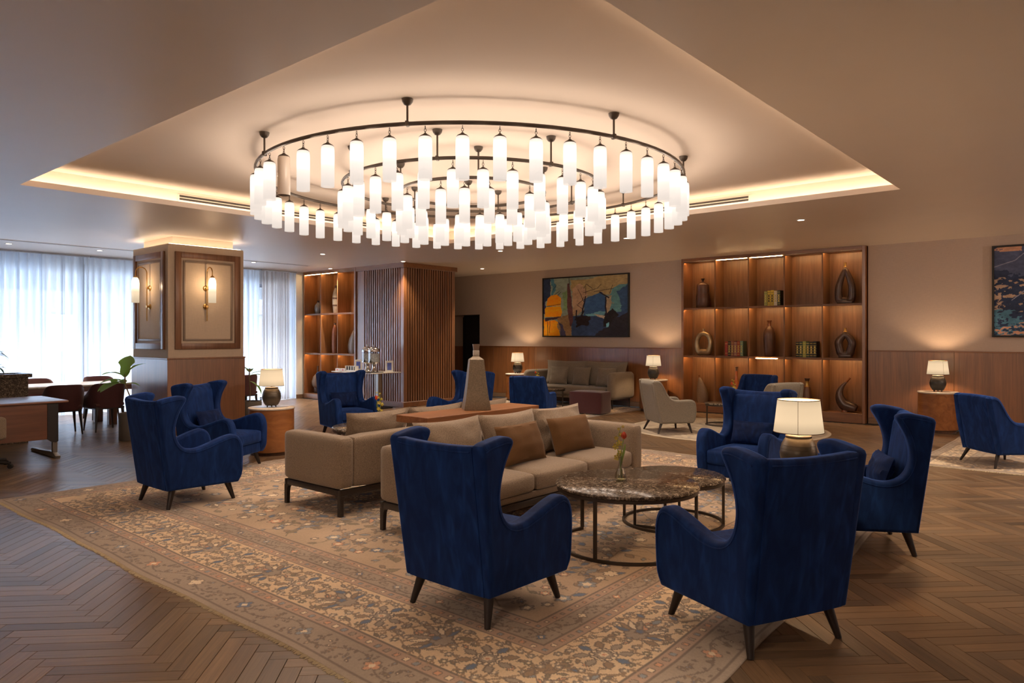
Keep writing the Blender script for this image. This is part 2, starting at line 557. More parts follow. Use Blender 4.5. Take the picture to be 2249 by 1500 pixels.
M = {}
M['ceiling'] = plain('painted_ceiling', (0.78, 0.69, 0.61), 0.40, noise=0.03, nscale=2, spec=0.5)
M['tray'] = plain('tray_plaster', (0.74, 0.63, 0.53), 0.85, noise=0.02, nscale=2)
M['paper'] = wallpaper('linen_wallpaper', (0.53, 0.425, 0.355))
M['paper_light'] = wallpaper('linen_column_paper', (0.62, 0.50, 0.38))
M['white_wall'] = plain('white_plaster', (0.66, 0.69, 0.72), 0.85, noise=0.03, nscale=3)
M['walnut'] = wood('walnut_veneer', (0.145, 0.052, 0.015), (0.32, 0.125, 0.040), 'Z', 0.36, coat=1.0)
M['walnut_dark'] = wood('dark_walnut', (0.055, 0.022, 0.010), (0.12, 0.05, 0.022), 'Z', 0.4)
M['walnut_h'] = wood('walnut_lying', (0.145, 0.052, 0.015), (0.32, 0.125, 0.040), 'Y', 0.36, coat=0.6)
M['shelfwood'] = wood('shelf_walnut', (0.135, 0.060, 0.024), (0.25, 0.118, 0.050), 'Z', 0.4)
M['console'] = wood('console_wood', (0.20, 0.075, 0.028), (0.36, 0.16, 0.065), 'X', 0.3)
M['drum'] = wood('ribbed_drum_wood', (0.19, 0.065, 0.016), (0.36, 0.14, 0.038), 'X', 0.38, scale=0.5)
M['leg_dark'] = wood('dark_leg_wood', (0.012, 0.007, 0.006), (0.028, 0.016, 0.012), 'Z', 0.35)
M['frame_dark'] = wood('sofa_base_wood', (0.02, 0.013, 0.010), (0.04, 0.027, 0.020), 'X', 0.4)
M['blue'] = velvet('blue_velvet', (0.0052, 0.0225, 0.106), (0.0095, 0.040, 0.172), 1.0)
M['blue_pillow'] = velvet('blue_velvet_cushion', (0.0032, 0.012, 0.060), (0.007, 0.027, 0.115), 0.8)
M['beige'] = weave('beige_tweed', (0.262, 0.198, 0.140))
M['greyfab'] = weave('taupe_tweed', (0.215, 0.175, 0.13))
M['chairgrey'] = weave('grey_tweed', (0.235, 0.205, 0.165))
M['brown_pillow'] = weave('brown_cushion_cloth', (0.135, 0.068, 0.025), var=0.15, scale=300, sheen=0.08)
M['burgundy'] = weave('burgundy_velvet', (0.065, 0.016, 0.017), var=0.18, scale=200, sheen=0.4)
M['burgundy_dark'] = weave('burgundy_leather', (0.07, 0.022, 0.022), var=0.1, scale=150, rough=0.6, sheen=0.2)
M['marble_dark'] = stone('dark_emperador_marble', (0.085, 0.064, 0.048), (0.56, 0.47, 0.36), (0.030, 0.022, 0.017), 40, 0.13, (0.50, 0.70))
M['marble_white'] = stone('pale_marble', (0.68, 0.62, 0.54), (0.80, 0.76, 0.70), (0.55, 0.48, 0.40), 6, 0.2)
M['granite'] = stone('brown_granite', (0.085, 0.062, 0.045), (0.30, 0.23, 0.16), (0.03, 0.022, 0.016), 45, 0.25)
M['bronze'] = plain('bronze_metal', (0.075, 0.058, 0.045), 0.45, 0.6)
M['blackmetal'] = plain('black_metal', (0.02, 0.018, 0.017), 0.5, 0.3)
M['brass'] = plain('brass', (0.55, 0.33, 0.11), 0.28, 1.0)
M['chrome'] = plain('polished_steel', (0.75, 0.74, 0.72), 0.12, 1.0)
M['steel'] = plain('brushed_steel', (0.36, 0.33, 0.30), 0.35, 0.9)
M['lamp_pot'] = plain('bronze_glazed_pottery', (0.085, 0.068, 0.050), 0.36, 0.55, noise=0.25, nscale=14)
M['lamp_pot_grey'] = plain('grey_glazed_pottery', (0.05, 0.047, 0.045), 0.36, 0.4, noise=0.25, nscale=14)
M['shade'] = glow('lit_linen_shade', (1.0, 0.74, 0.46), 0.54, [(0.0, 0.66), (0.4, 1.0), (0.75, 0.95), (1.0, 0.75)], (0.22, 0.19, 0.145), 0.0, True)
M['opal'] = glow('lit_opal_glass', (1.0, 0.88, 0.79), 0.80, [(0.0, 0.66), (0.45, 0.80), (0.72, 1.25), (0.86, 1.0), (1.0, 0.68)], (0.03, 0.028, 0.025), 0.15)
M['opal_off'] = plain('unlit_opal_glass', (0.52, 0.44, 0.37), 0.4)
M['sconce_glass'] = glow('lit_frosted_glass', (1.0, 0.80, 0.55), 1.0, [(0.0, 0.42), (0.4, 0.6), (0.8, 1.9), (1.0, 1.2)], (0.06, 0.05, 0.04), 0.25)
M['cove'] = emit('cove_led', (1.0, 0.77, 0.55), E_COVE)
M['shelf_led'] = emit('shelf_led', (1.0, 0.62, 0.27), E_SHELF)
M['spotlens'] = emit('downlight_lens', (1.0, 0.86, 0.70), 9.0)
M['white'] = plain('white_enamel', (0.75, 0.73, 0.70), 0.45)
M['slot'] = plain('diffuser_slot', (0.03, 0.026, 0.023), 0.6)
M['black'] = plain('black_paint', (0.012, 0.011, 0.011), 0.5)
M['sheer'] = sheer('white_sheer', (0.78, 0.82, 0.88), 0.12, 0.02)
M['sheer_dense'] = sheer('dense_white_sheer', (0.72, 0.78, 0.87), 0.10, 0.01)
M['drape'] = sheer('taupe_drape', (0.50, 0.46, 0.45), 0.06, 0.0)
M['glass'] = thin_glass('window_glass', (0.95, 0.97, 1.0), 0.08)
M['vase_glass'] = thin_glass('bud_vase_glass', (0.90, 0.91, 0.85), 0.45)
M['winframe'] = plain('window_frame_paint', (0.45, 0.50, 0.58), 0.5)
def leafy(name, col):
    m = plain(name, col, 0.42, noise=0.3, nscale=8)
    nt = m.node_tree; p = nt.nodes['Principled BSDF']; out = nt.nodes['Material Output']
    tl = nd(nt, 'ShaderNodeBsdfTranslucent'); tl.inputs['Color'].default_value = (col[0] * 2.2, col[1] * 2.2, col[2] * 1.2, 1)
    mx = nd(nt, 'ShaderNodeMixShader'); mx.inputs[0].default_value = 0.35
    nt.links.new(p.outputs[0], mx.inputs[1]); nt.links.new(tl.outputs[0], mx.inputs[2]); nt.links.new(mx.outputs[0], out.inputs['Surface'])
    return m
M['leaf'] = leafy('leaf_green', (0.19, 0.32, 0.08))
M['leaf_dark'] = leafy('dark_leaf_green', (0.035, 0.07, 0.03))
M['stem'] = plain('plant_stem', (0.20, 0.14, 0.08), 0.7)
M['pot'] = plain('taupe_planter', (0.13, 0.11, 0.09), 0.6)
M['soil'] = plain('soil', (0.03, 0.02, 0.015), 0.9, noise=0.4, nscale=60)
# ================================================================== the room
ZC = 3.27                     # ceiling height
XR = 14.3                     # right wall plane
YW = 16.6                     # window wall plane
XB, YB = -3.2, -3.6           # walls behind the camera

# ------------------------------------------------------------------ floor: herringbone planks on a dark bed
bm = NB()
box(bm, XB, XR + 0.9, YB, YW + 0.2, -0.12, -0.006)
floor = finish(bm, 'floor', M['black'], smooth=False)
structure(floor, 'dark oak herringbone plank floor running under all the furniture', 'floor')

def plank_mat():
    m, nt, p = newmat('smoked_oak_plank')
    at = nd(nt, 'ShaderNodeVertexColor'); at.layer_name = 'pattern'
    uv = nd(nt, 'ShaderNodeUVMap'); uv.uv_map = 'grain'
    mp = nd(nt, 'ShaderNodeMapping'); mp.inputs['Scale'].default_value = (2.2, 46, 1)
    nt.links.new(uv.outputs[0], mp.inputs[0])
    n1 = nd(nt, 'ShaderNodeTexNoise', Scale=1.0, Detail=6.0, Roughness=0.65, Distortion=0.9)
    nt.links.new(mp.outputs[0], n1.inputs['Vector'])
    mr = nd(nt, 'ShaderNodeMapRange'); mr.inputs[1].default_value = 0.25; mr.inputs[2].default_value = 0.75; mr.inputs[3].default_value = 0.62; mr.inputs[4].default_value = 1.38
    nt.links.new(n1.outputs['Fac'], mr.inputs[0])
    hs = nd(nt, 'ShaderNodeHueSaturation')
    nt.links.new(mr.outputs[0], hs.inputs['Value']); nt.links.new(at.outputs['Color'], hs.inputs['Color'])
    nt.links.new(hs.outputs[0], p.inputs['Base Color'])
    r2 = nd(nt, 'ShaderNodeMapRange'); r2.inputs[3].default_value = 0.24; r2.inputs[4].default_value = 0.40
    nt.links.new(n1.outputs['Fac'], r2.inputs[0]); nt.links.new(r2.outputs[0], p.inputs['Roughness'])
    b = nd(nt, 'ShaderNodeBump', Strength=0.12, Distance=0.001)
    nt.links.new(n1.outputs['Fac'], b.inputs['Height']); nt.links.new(b.outputs['Normal'], p.inputs['Normal'])
    return m
M['plank'] = plank_mat()

def build_planks():
    W, n = 0.092, 6
    ang = PI / 4
    ca, sa = math.cos(ang), math.sin(ang)
    planks = []
    R = 150
    for k in range(-260, 260):
        for j in range(-40, 41):
            ox, oy = k + n * j, k - n * j
            for (x0, y0, dx, dy) in ((ox, oy, n, 1), (ox, oy + 1, 1, n)):
                cx, cyy = (x0 + dx / 2) * W, (y0 + dy / 2) * W
                wx, wy = ca * cx - sa * cyy + 0.03, sa * cx + ca * cyy + 0.05
                if wx < 0.2 or wy < -3 or wx > XR or wy > YW - 0.1: continue
                if wx > 14.0 or (wx > 10.7 and wy > 12.45): continue
                d = wx * math.cos(YAW) + wy * math.sin(YAW)
                l = wx * math.sin(YAW) - wy * math.cos(YAW)
                if d < 1.6 or abs(l) > d * 0.78 + 0.5: continue
                planks.append((d, l, wx, wy, x0, y0, dx, dy))
    def mk(sel, name):
        nv = len(sel) * 8
        V = np.zeros((nv, 3), np.float32); F = []; U = []; COL = np.ones((nv, 4), np.float32)
        for i, (d, l, wx, wy, x0, y0, dx, dy) in enumerate(sel):
            g, b, hgt = 0.0006, 0.0022, 0.005
            rr = random.Random(int(x0 * 9176 + y0 * 131 + dx))
            t = rr.random(); tw = rr.uniform(0.74, 1.22)
            base = np.array((0.215, 0.130, 0.069)) * (1 - t) + np.array((0.165, 0.110, 0.066)) * t
            if rr.random() < 0.12: tw *= 0.72
            zt = rr.uniform(-0.0006, 0.0)
            for q, (ins, z) in enumerate(((g, -hgt), (b, zt))):
                for c, (ux, uy) in enumerate(((0, 0), (1, 0), (1, 1), (0, 1))):
                    px = x0 * W + (ins if ux == 0 else dx * W - ins)
                    py = y0 * W + (ins if uy == 0 else dy * W - ins)
                    V[i * 8 + q * 4 + c] = (ca * px - sa * py + 0.03, sa * px + ca * py + 0.05, z)
            COL[i * 8:i * 8 + 8, :3] = base * tw
            o = i * 8
            F += [(o + 4, o + 5, o + 6, o + 7)] + [(o + a, o + (a + 1) % 4, o + 4 + (a + 1) % 4, o + 4 + a) for a in range(4)]
            ou, ov = rr.uniform(0, 50), rr.uniform(0, 50)
            lu = [(0, 0), (1, 0), (1, 1), (0, 1)]
            for f in F[-5:]:
                for vi in f:
                    ux, uy = lu[(vi - o) % 4]
                    px, py = ux * dx * W, uy * dy * W
                    U.append((ou + (px if dx > dy else py), ov + (py if dx > dy else px)))
        me = bpy.data.meshes.new(name)
        me.from_pydata(V.tolist(), [], F)
        uv = me.uv_layers.new(name='grain'); uv.data.foreach_set('uv', np.array(U, np.float32).ravel())
        a = me.color_attributes.new('pattern', 'FLOAT_COLOR', 'POINT'); a.data.foreach_set('color', COL.ravel())
        me.materials.append(M['plank'])
        o = bpy.data.objects.new(name, me); C.objects.link(o); o.parent = floor
        return o
    def bare(p):       # not under the big carpet and inside the picture
        d, l, wx, wy = p[:4]
        if 2.0 < wx < 9.0 and 1.4 < wy < 8.4: return False
        return abs(l) < d * 0.70 and d > 3.35
    cand = sorted([p for p in planks if bare(p)], key=lambda p: p[0])
    near = cand[:290]
    ids = set(id(p) for p in near)
    rest = [p for p in planks if id(p) not in ids]
    for p in near: mk([p], 'plank')
    o = mk(rest, 'planking'); o['kind'] = 'stuff'
build_planks()

# ------------------------------------------------------------------ ceiling with the sunken tray
TX0, TX1, TY0, TY1 = 2.47, 9.06, 1.98, 9.27
bm = NB()
for (x0, x1, y0, y1) in ((XB, TX0, YB, YW + 0.2), (TX1, XR + 0.9, YB, YW + 0.2), (TX0, TX1, YB, TY0), (TX0, TX1, TY1, YW + 0.2)):
    box(bm, x0, x1, y0, y1, ZC, ZC + 0.03)
ceiling = finish(bm, 'ceiling', M['ceiling'], smooth=False)
structure(ceiling, 'smooth warm beige ceiling with a big sunken rectangular tray', 'ceiling')
bm = NB()
t = 0.03; lz = ZC + 0.066
for (x0, x1, y0, y1) in ((TX0 - t, TX0, TY0 - t, TY1 + t), (TX1, TX1 + t, TY0 - t, TY1 + t), (TX0, TX1, TY0 - t, TY0), (TX0, TX1, TY1, TY1 + t)):
    box(bm, x0, x1, y0, y1, ZC + 0.0301, lz)
finish(bm, 'tray_lip', M['ceiling'], ceiling, smooth=False)['label'] = 'tan lip around the mouth of the tray'
g = 0.17; zt = 3.51
bm = NB()
for (x0, x1, y0, y1) in ((TX0 - g - 0.05, TX0 - g, TY0 - g, TY1 + g), (TX1 + g, TX1 + g + 0.05, TY0 - g, TY1 + g), (TX0 - g, TX1 + g, TY0 - g - 0.05, TY0 - g), (TX0 - g, TX1 + g, TY1 + g, TY1 + g + 0.05)):
    box(bm, x0, x1, y0, y1, ZC + 0.0305, zt)
finish(bm, 'tray_side', M['tray'], ceiling, smooth=False)
bm = NB(); box(bm, TX0 - g - 0.05, TX1 + g + 0.05, TY0 - g - 0.05, TY1 + g + 0.05, zt, zt + 0.04)
finish(bm, 'tray_top', M['tray'], ceiling, smooth=False)
for (x0, x1, y0, y1) in ((TX0 - 0.10, TX0 - 0.08, TY0, TY1), (TX1 + 0.08, TX1 + 0.10, TY0, TY1), (TX0, TX1, TY0 - 0.10, TY0 - 0.08), (TX0, TX1, TY1 + 0.08, TY1 + 0.10)):
    bm = NB(); box(bm, x0, x1, y0, y1, ZC + 0.031, ZC + 0.040)
    finish(bm, 'cove_light_strip', M['cove'], ceiling, smooth=False)

# slot air diffusers in the two far sides of the tray, and the long slot in the ceiling by the windows
def slot_thing(name, label, x0, x1, y0, y1, z0, z1, face):
    t = thing(name, label, 'air diffuser', ((x0 + x1) / 2, (y0 + y1) / 2, z0))
    hx, hy = (x1 - x0) / 2, (y1 - y0) / 2
    bm = NB()
    h = z1 - z0
    if face == 'Y':       # on a wall facing -Y
        box(bm, -hx, hx, -hy, hy, 0, h)
        finish(bm, 'frame', M['tray'], t, smooth=False)
        for k in (0.24, 0.62):
            bm = NB(); box(bm, -hx + 0.02, hx - 0.02, -hy - 0.003, -hy + 0.004, h * k, h * k + 0.026); finish(bm, 'slot', M['slot'], t, smooth=False)
    elif face == 'X':     # on a wall facing -X
        box(bm, -hx, hx, -hy, hy, 0, h)
        finish(bm, 'frame', M['tray'], t, smooth=False)
        for k in (0.24, 0.62):
            bm = NB(); box(bm, -hx - 0.003, -hx + 0.004, -hy + 0.02, hy - 0.02, h * k, h * k + 0.026); finish(bm, 'slot', M['slot'], t, smooth=False)
    else:                 # in the ceiling
        box(bm, -hx, hx, -hy, hy, 0, 0.006); finish(bm, 'frame', M['ceiling'], t, smooth=False)
        bm = NB(); box(bm, -hx + 0.02, hx - 0.02, -0.012, 0.012, -0.003, 0.001); finish(bm, 'slot', M['slot'], t, smooth=False)
    return t
slot_thing('linear_air_diffuser', 'twin dark air slots in the left far side of the lit ceiling tray', 4.28, 7.4, TY1 + g - 0.006, TY1 + g, 3.365, 3.465, 'Y')
slot_thing('linear_air_diffuser', 'twin dark air slots in the right far side of the lit ceiling tray', TX1 + g - 0.006, TX1 + g, 3.8, 7.6, 3.365, 3.465, 'X')
slot_thing('linear_air_diffuser', 'long thin air slot in the ceiling in front of the sheer curtains', 2.4, 9.75, 14.66, 14.78, ZC - 0.006, ZC, 'Z')

# ------------------------------------------------------------------ walls
def wall(name, label, boxes, mat):
    bm = NB()
    for b in boxes: box(bm, *b)
    return structure(finish(bm, name, mat, smooth=False), label, 'wall')

SH0, SH1 = 3.66, 7.38         # the built-in shelf stands in this gap of the right wall
DY0, DY1 = 13.46, 14.95       # recess with the dark door
wr = wall('wall_right', 'linen papered long wall with walnut wainscot and paintings',
          [(XR, XR + 0.15, YB, SH0, 0, ZC), (XR, XR + 0.15, SH1, DY0, 0, ZC), (XR, XR + 0.15, DY0, DY1, 2.2, ZC), (XR, XR + 0.15, DY1, YW, 0, ZC),
           (XR + 0.42, XR + 0.5, SH0 - 0.3, SH1 + 0.3, 0, ZC), (XR + 0.3, XR + 0.45, DY0 - 0.2, DY1 + 0.2, 0, ZC),
           (XR + 0.151, XR + 0.299, DY0 - 0.06, DY0, 0, 2.26), (XR + 0.151, XR + 0.299, DY0, DY1, 2.2, 2.26), (XR + 0.151, XR + 0.299, DY1, DY1 + 0.06, 0, 2.26),
           (XR + 0.151, XR + 0.419, SH0 - 0.06, SH0, 0, ZC), (XR + 0.151, XR + 0.419, SH1, SH1 + 0.06, 0, ZC)], M['paper'])
# walnut wainscot panels, each board its own piece, with a cap rail
def wains(parent, y0, y1, cuts, x=XR):
    ys = [y0] + cuts + [y1]
    for a, b in zip(ys[:-1], ys[1:]):
        bm = NB(); box(bm, x - 0.020, x - 0.0005, a + 0.0025, b - 0.0025, 0.11, 1.325, 0.0015, 1)
        finish(bm, 'wainscot_panel', M['walnut'], parent, smooth=False)
    bm = NB(); box(bm, x - 0.026, x - 0.0005, y0, y1, 1.3255, 1.348, 0.003, 2)
    finish(bm, 'wainscot_cap', M['walnut_h'], parent, smooth=False)
wains(wr, SH1 + 0.005, DY0, [8.75, 10.14, 11.53, 12.93])
wains(wr, YB, SH0 - 0.005, [-2.0, -0.57, 0.86, 2.29])
def baseboard(name, x0, x1, y0, y1, h=0.105, label='low wooden baseboard under the wainscot'):
    bm = NB(); box(bm, x0, x1, y0, y1, 0.0005, h, 0.003, 1)
    return structure(finish(bm, name, M['plankbase'], smooth=False), label, 'baseboard')
M['plankbase'] = wood('baseboard_wood', (0.14, 0.08, 0.045), (0.22, 0.14, 0.085), 'Y', 0.45)
baseboard('baseboard_right', XR - 0.018, XR - 0.0005, SH1 + 0.01, DY0, label='low wooden baseboard behind the grey sofa')
baseboard('baseboard_right', XR - 0.018, XR - 0.0005, YB, SH0 - 0.01, label='low wooden baseboard right of the long shelf')

# door in its recess at the far left end of the right wall
bm = NB(); box(bm, XR + 0.24, XR + 0.285, DY0 + 0.01, DY0 + 0.80, 0.005, 2.14, 0.003, 1)
door = structure(finish(bm, 'door_1', M['black'], smooth=False), 'plain black door in a recess at the end of the papered wall', 'door')
bm = NB()
box(bm, XR + 0.22, XR + 0.298, DY0 + 0.001, DY0 + 0.82, 2.145, 2.195); box(bm, XR + 0.22, XR + 0.298, DY0 + 0.815, DY0 + 0.855, 0.001, 2.144)
finish(bm, 'door_frame', M['black'], door, smooth=False)
bm = NB(); tube(bm, [(XR + 0.24, DY0 + 0.08, 1.05), (XR + 0.20, DY0 + 0.08, 1.05), (XR + 0.20, DY0 + 0.20, 1.05)], 0.009, 8)
finish(bm, 'door_handle', M['steel'], door)
bm = NB(); box(bm, XR + 0.28, XR + 0.2995, DY0 + 0.86, DY1 - 0.001, 0.11, 1.325); finish(bm, 'wainscot_panel', M['walnut'], wr, smooth=False)

wall('wall_left', 'plain papered wall behind and left of the camera', [(XB - 0.1, XB, YB, YW, 0, ZC)], M['paper'])
wall('wall_near', 'plain papered wall behind the camera', [(XB, XR + 0.15, YB - 0.1, YB, 0, ZC)], M['paper'])
wall('wall_far', 'pale plaster wall between the curtains and the small lit shelf',
     [(10.46, 11.4, 16.36, 16.46, 0, ZC), (11.3, 11.4, 14.12, 16.36, 0, ZC), (10.46, 10.56, 16.46, YW, 0, ZC)], M['white_wall'])
wall('wall_back', 'papered wall in the dim passage behind the slatted block', [(12.37, 12.45, 14.13, YW, 0, ZC), (12.45, XR + 0.45, YW - 0.02, YW + 0.1, 0, ZC)], M['paper'])
baseboard('baseboard_far', 10.46, 10.678, 16.342, 16.3595, 0.10, 'grey baseboard on the pale wall beside the curtains')

# ------------------------------------------------------------------ window wall
bm = NB()
box(bm, XB, 10.46, YW, YW + 0.2, 2.92, ZC)
box(bm, XB, 2.6, YW, YW + 0.2, 0, 2.92)
structure(finish(bm, 'wall_window', M['white_wall'], smooth=False), 'white window wall with full height glazing behind sheers', 'wall')
xs = [2.6, 5.60, 8.05, 10.46]
for i in range(3):
    a, b = xs[i], xs[i + 1]
    bm = NB(); w = 0.075
    y0, y1 = YW + 0.03, YW + 0.13
    box(bm, a, a + w, y0, y1, 0.001, 2.919); box(bm, b - w, b, y0, y1, 0.001, 2.919)
    box(bm, a + w, b - w, y0, y1, 2.83, 2.919); box(bm, a + w, b - w, y0, y1, 0.001, 0.08)
    win = structure(finish(bm, 'window_%d' % (i + 1), M['winframe'], smooth=False),
                    ['tall sliding window behind the left sheer curtain', 'tall sliding window partly hidden by the column', 'tall window behind the taupe drape'][i], 'window')
    bm = NB(); box(bm, a + w, b - w, YW + 0.075, YW + 0.083, 0.08, 2.83)
    finish(bm, 'pane', M['glass'], win, smooth=False)

# ------------------------------------------------------------------ outside: terrace, railing, chairs and the building opposite
M['terrace'] = plain('terrace_paving', (0.55, 0.54, 0.52), 0.8, noise=0.1, nscale=4)
M['facade'] = plain('pale_facade', (0.17, 0.165, 0.155), 0.85, noise=0.05, nscale=1)
M['facade_grey'] = plain('facade_detail_grey', (0.10, 0.10, 0.11), 0.8)  # even grey of the window surrounds and balconies
M['soffit'] = plain('canopy_soffit', (0.38, 0.40, 0.43), 0.8)
bm = NB(); box(bm, -10, 24, YW + 0.2, 40, -0.2, -0.02)
structure(finish(bm, 'ground_terrace', M['terrace'], smooth=False), 'pale terrace floor outside the windows', 'ground')
bm = NB(); box(bm, -4, 16, YW + 0.2, YW + 1.75, 2.94, 3.3); box(bm, -4, 16, YW + 1.60, YW + 1.75, 2.62, 2.94)
structure(finish(bm, 'trim_1', M['soffit'], smooth=False), 'grey canopy soffit above the windows outside', 'canopy')
rl = thing('terrace_railing', 'slim metal railing along the edge of the terrace outside', 'railing', (6, 20.2, -0.02))
bm = NB(); box(bm, -9, 9, -0.025, 0.025, 1.03, 1.07); finish(bm, 'top_rail', M['winframe'], rl, smooth=False)
for k in range(13):
    x = -9 + 1.5 * k
    bm = NB(); box(bm, x - 0.02, x + 0.02, -0.02, 0.02, 0, 1.03); finish(bm, 'post', M['winframe'], rl, smooth=False)
bm = NB()
for k in range(-74, 75):
    box(bm, k * 0.12 - 0.006, k * 0.12 + 0.006, -0.006, 0.006, 0.10, 1.03)
box(bm, -9, 9, -0.012, 0.012, 0.08, 0.11)
o = finish(bm, 'baluster', M['winframe'], rl, smooth=False); o['kind'] = 'stuff'
# building opposite
bd = thing('building', 'pale apartment building with balconies seen through the sheer curtains', 'building', (9, 34, 0))
bm = NB(); box(bm, -14, 4.0, 0, 4, -0.02, 9.5); box(bm, 4.0, 15, -3.0, 4, -0.02, 7.0)
finish(bm, 'wall', M['facade'], bd, smooth=False)
for fl in range(3):
    for k in range(6):
        x = -12.6 + k * 2.7
        bm = NB(); box(bm, x, x + 1.2, -0.03, 0.05, 0.9 + fl * 3.0, 2.6 + fl * 3.0)
        f = finish(bm, 'window', M['facade_grey'], bd, smooth=False)
        bm = NB(); box(bm, x + 0.08, x + 1.12, -0.045, -0.031, 0.98 + fl * 3.0, 2.52 + fl * 3.0); finish(bm, 'pane', M['winframe'], f, smooth=False)
for fl in range(2):
    bm = NB(); box(bm, 4.5, 14.5, -4.2, -3.001, 2.6 + fl * 3.0, 2.8 + fl * 3.0); box(bm, 4.5, 14.5, -4.2, -4.1, 2.8 + fl * 3, 3.7 + fl * 3)
    finish(bm, 'balcony', M['facade_grey'], bd, smooth=False)
# outdoor tub chairs
M['outdoor'] = weave('outdoor_blue_cloth', (0.22, 0.32, 0.50), scale=200)
def outdoor(x, y, rz, label, first=[None]):
    if first[0] is None:
        t = thing('terrace_chair', label, 'chair', (x, y, -0.02), rz, 'chairs on the terrace')
        bm = NB(); puffbox(bm, -0.27, 0.27, -0.27, 0.25, 0.28, 0.44, 0.05, 4, (0, 0, 0.02)); finish(bm, 'seat', M['outdoor'], t)
        bm = NB()
        pts = [(-0.30, 0.20), (-0.31, 0.0), (-0.27, -0.20), (-0.14, -0.31), (0, -0.33), (0.14, -0.31), (0.27, -0.20), (0.31, 0), (0.30, 0.20)]
        pts = catmull(pts, 3)
        A = [[bm.verts.new((x_ * s, y_ * s, z)) for (x_, y_) in pts] for s, z in ((1, 0.3), (1.06, 0.55))]
        hs = [0.64 + 0.22 * math.exp(-(p[0] / 0.24) ** 2) * (p[1] < 0) for p in pts]
        A.append([bm.verts.new((x_ * 1.1, y_ * 1.1, h)) for (x_, y_), h in zip(pts, hs)])
        A.append([bm.verts.new((x_ * 0.95, y_ * 0.95, h)) for (x_, y_), h in zip(pts, hs)])
        A.append([bm.verts.new((x_ * 0.86, y_ * 0.86, 0.3)) for (x_, y_) in pts])
        for r0, r1 in zip(A, A[1:] + A[:1]):
            for k in range(len(pts) - 1): bm.faces.new((r0[k], r0[k + 1], r1[k + 1], r1[k]))
        for k in (0, len(pts) - 1): bm.faces.new([r_[k] for r_ in A] if k == 0 else [r_[k] for r_ in reversed(A)])
        finish(bm, 'shell', M['outdoor'], t)
        for sx in (-1, 1):
            for sy in (-1, 1):
                bm = NB(); cone(bm, (sx * 0.22, sy * 0.2, 0.29), (sx * 0.27, sy * 0.26, 0), 0.018, 0.012, 8); finish(bm, 'leg', M['steel'], t)
        first[0] = t
        return t
    return copy_thing(first[0], (x, y, -0.02), rz, label)
for (x, y, rz, lab) in ((4.75, 17.9, 0.2, 'blue terrace chair outside, furthest left behind the sheers'), (5.55, 18.0, -0.3, 'blue terrace chair outside, just left of the window mullion'),
                        (6.35, 18.0, 0.1, 'blue terrace chair outside, just right of the window mullion'), (7.15, 18.2, 0.5, 'blue terrace chair outside, furthest right behind the sheers')):
    outdoor(x, y, rz, lab)

# ------------------------------------------------------------------ curtains
def curtain(label, x0, x1, y, mat, pitch, amp, phase=0.0, name='sheer_curtain', hem=0.015):
    t = thing(name, label, 'curtain', ((x0 + x1) / 2, y, 0), 0)
    n = int((x1 - x0) / pitch * 10); zs = [hem, 0.3, 1.0, 1.8, 2.5, 2.85, 3.02, 3.07]
    xs_ = np.linspace(x0, x1, n + 1) - (x0 + x1) / 2
    Xg, Zg = np.meshgrid(xs_, np.array(zs))
    rg = np.random.default_rng(int(abs(x0 * 100)))
    wob = np.interp(xs_, np.linspace(xs_[0], xs_[-1], 30), rg.normal(0, 1, 30))
    ph = 2 * PI * xs_ / pitch + phase + wob * 0.9
    A = amp * (0.75 + 0.25 * np.clip(Zg / 3.0, 0, 1)) * (1 + 0.25 * wob[None, :])
    Yg = A * np.sin(ph)[None, :] + 0.25 * amp * np.sin(2.3 * ph + Zg * 0.4) * (1 - Zg / 3.3)
    me = grid_mesh('cloth', Xg, Yg, Zg)
    me.materials.append(mat); me.shade_smooth()
    o = bpy.data.objects.new('cloth', me); C.objects.link(o); o.parent = t
    Xg, Zg = np.meshgrid(xs_, np.array([3.0705, 3.225])); A = amp * 0.85
    Yg = A * np.sin(ph)[None, :] * np.array([[1.0], [0.9]])
    me = grid_mesh('heading', Xg, Yg, Zg); me.materials.append(mat); me.shade_smooth()
    o = bpy.data.objects.new('heading', me); C.objects.link(o); o.parent = t
    bm = NB(); box(bm, xs_[0], xs_[-1], -0.02, 0.02, 3.235, 3.265); finish(bm, 'track', M['winframe'], t, smooth=False)
    return t
curtain('gathered white sheer at the far left edge, fuller than its neighbours', 2.7, 4.72, 16.3, M['sheer_dense'], 0.13, 0.055)
curtain('thin white sheer between the gathered sheer and the window mullion', 4.73, 5.58, 16.3, M['sheer'], 0.15, 0.05, 1.0)
curtain('long thin white sheer running from the mullion behind the papered column', 5.59, 8.85, 16.3, M['sheer'], 0.15, 0.05, 2.0)
curtain('white sheer just right of the column, behind the fig and lamp', 8.86, 9.42, 16.3, M['sheer_dense'], 0.13, 0.05, 0.5)
curtain('taupe gathered drape between the white sheers near the lit shelf', 9.43, 10.22, 16.27, M['drape'], 0.075, 0.035, 0, 'taupe_drape')
curtain('narrow white sheer at the right end beside the pale wall', 10.22, 10.45, 16.33, M['sheer_dense'], 0.09, 0.04, 0.3)

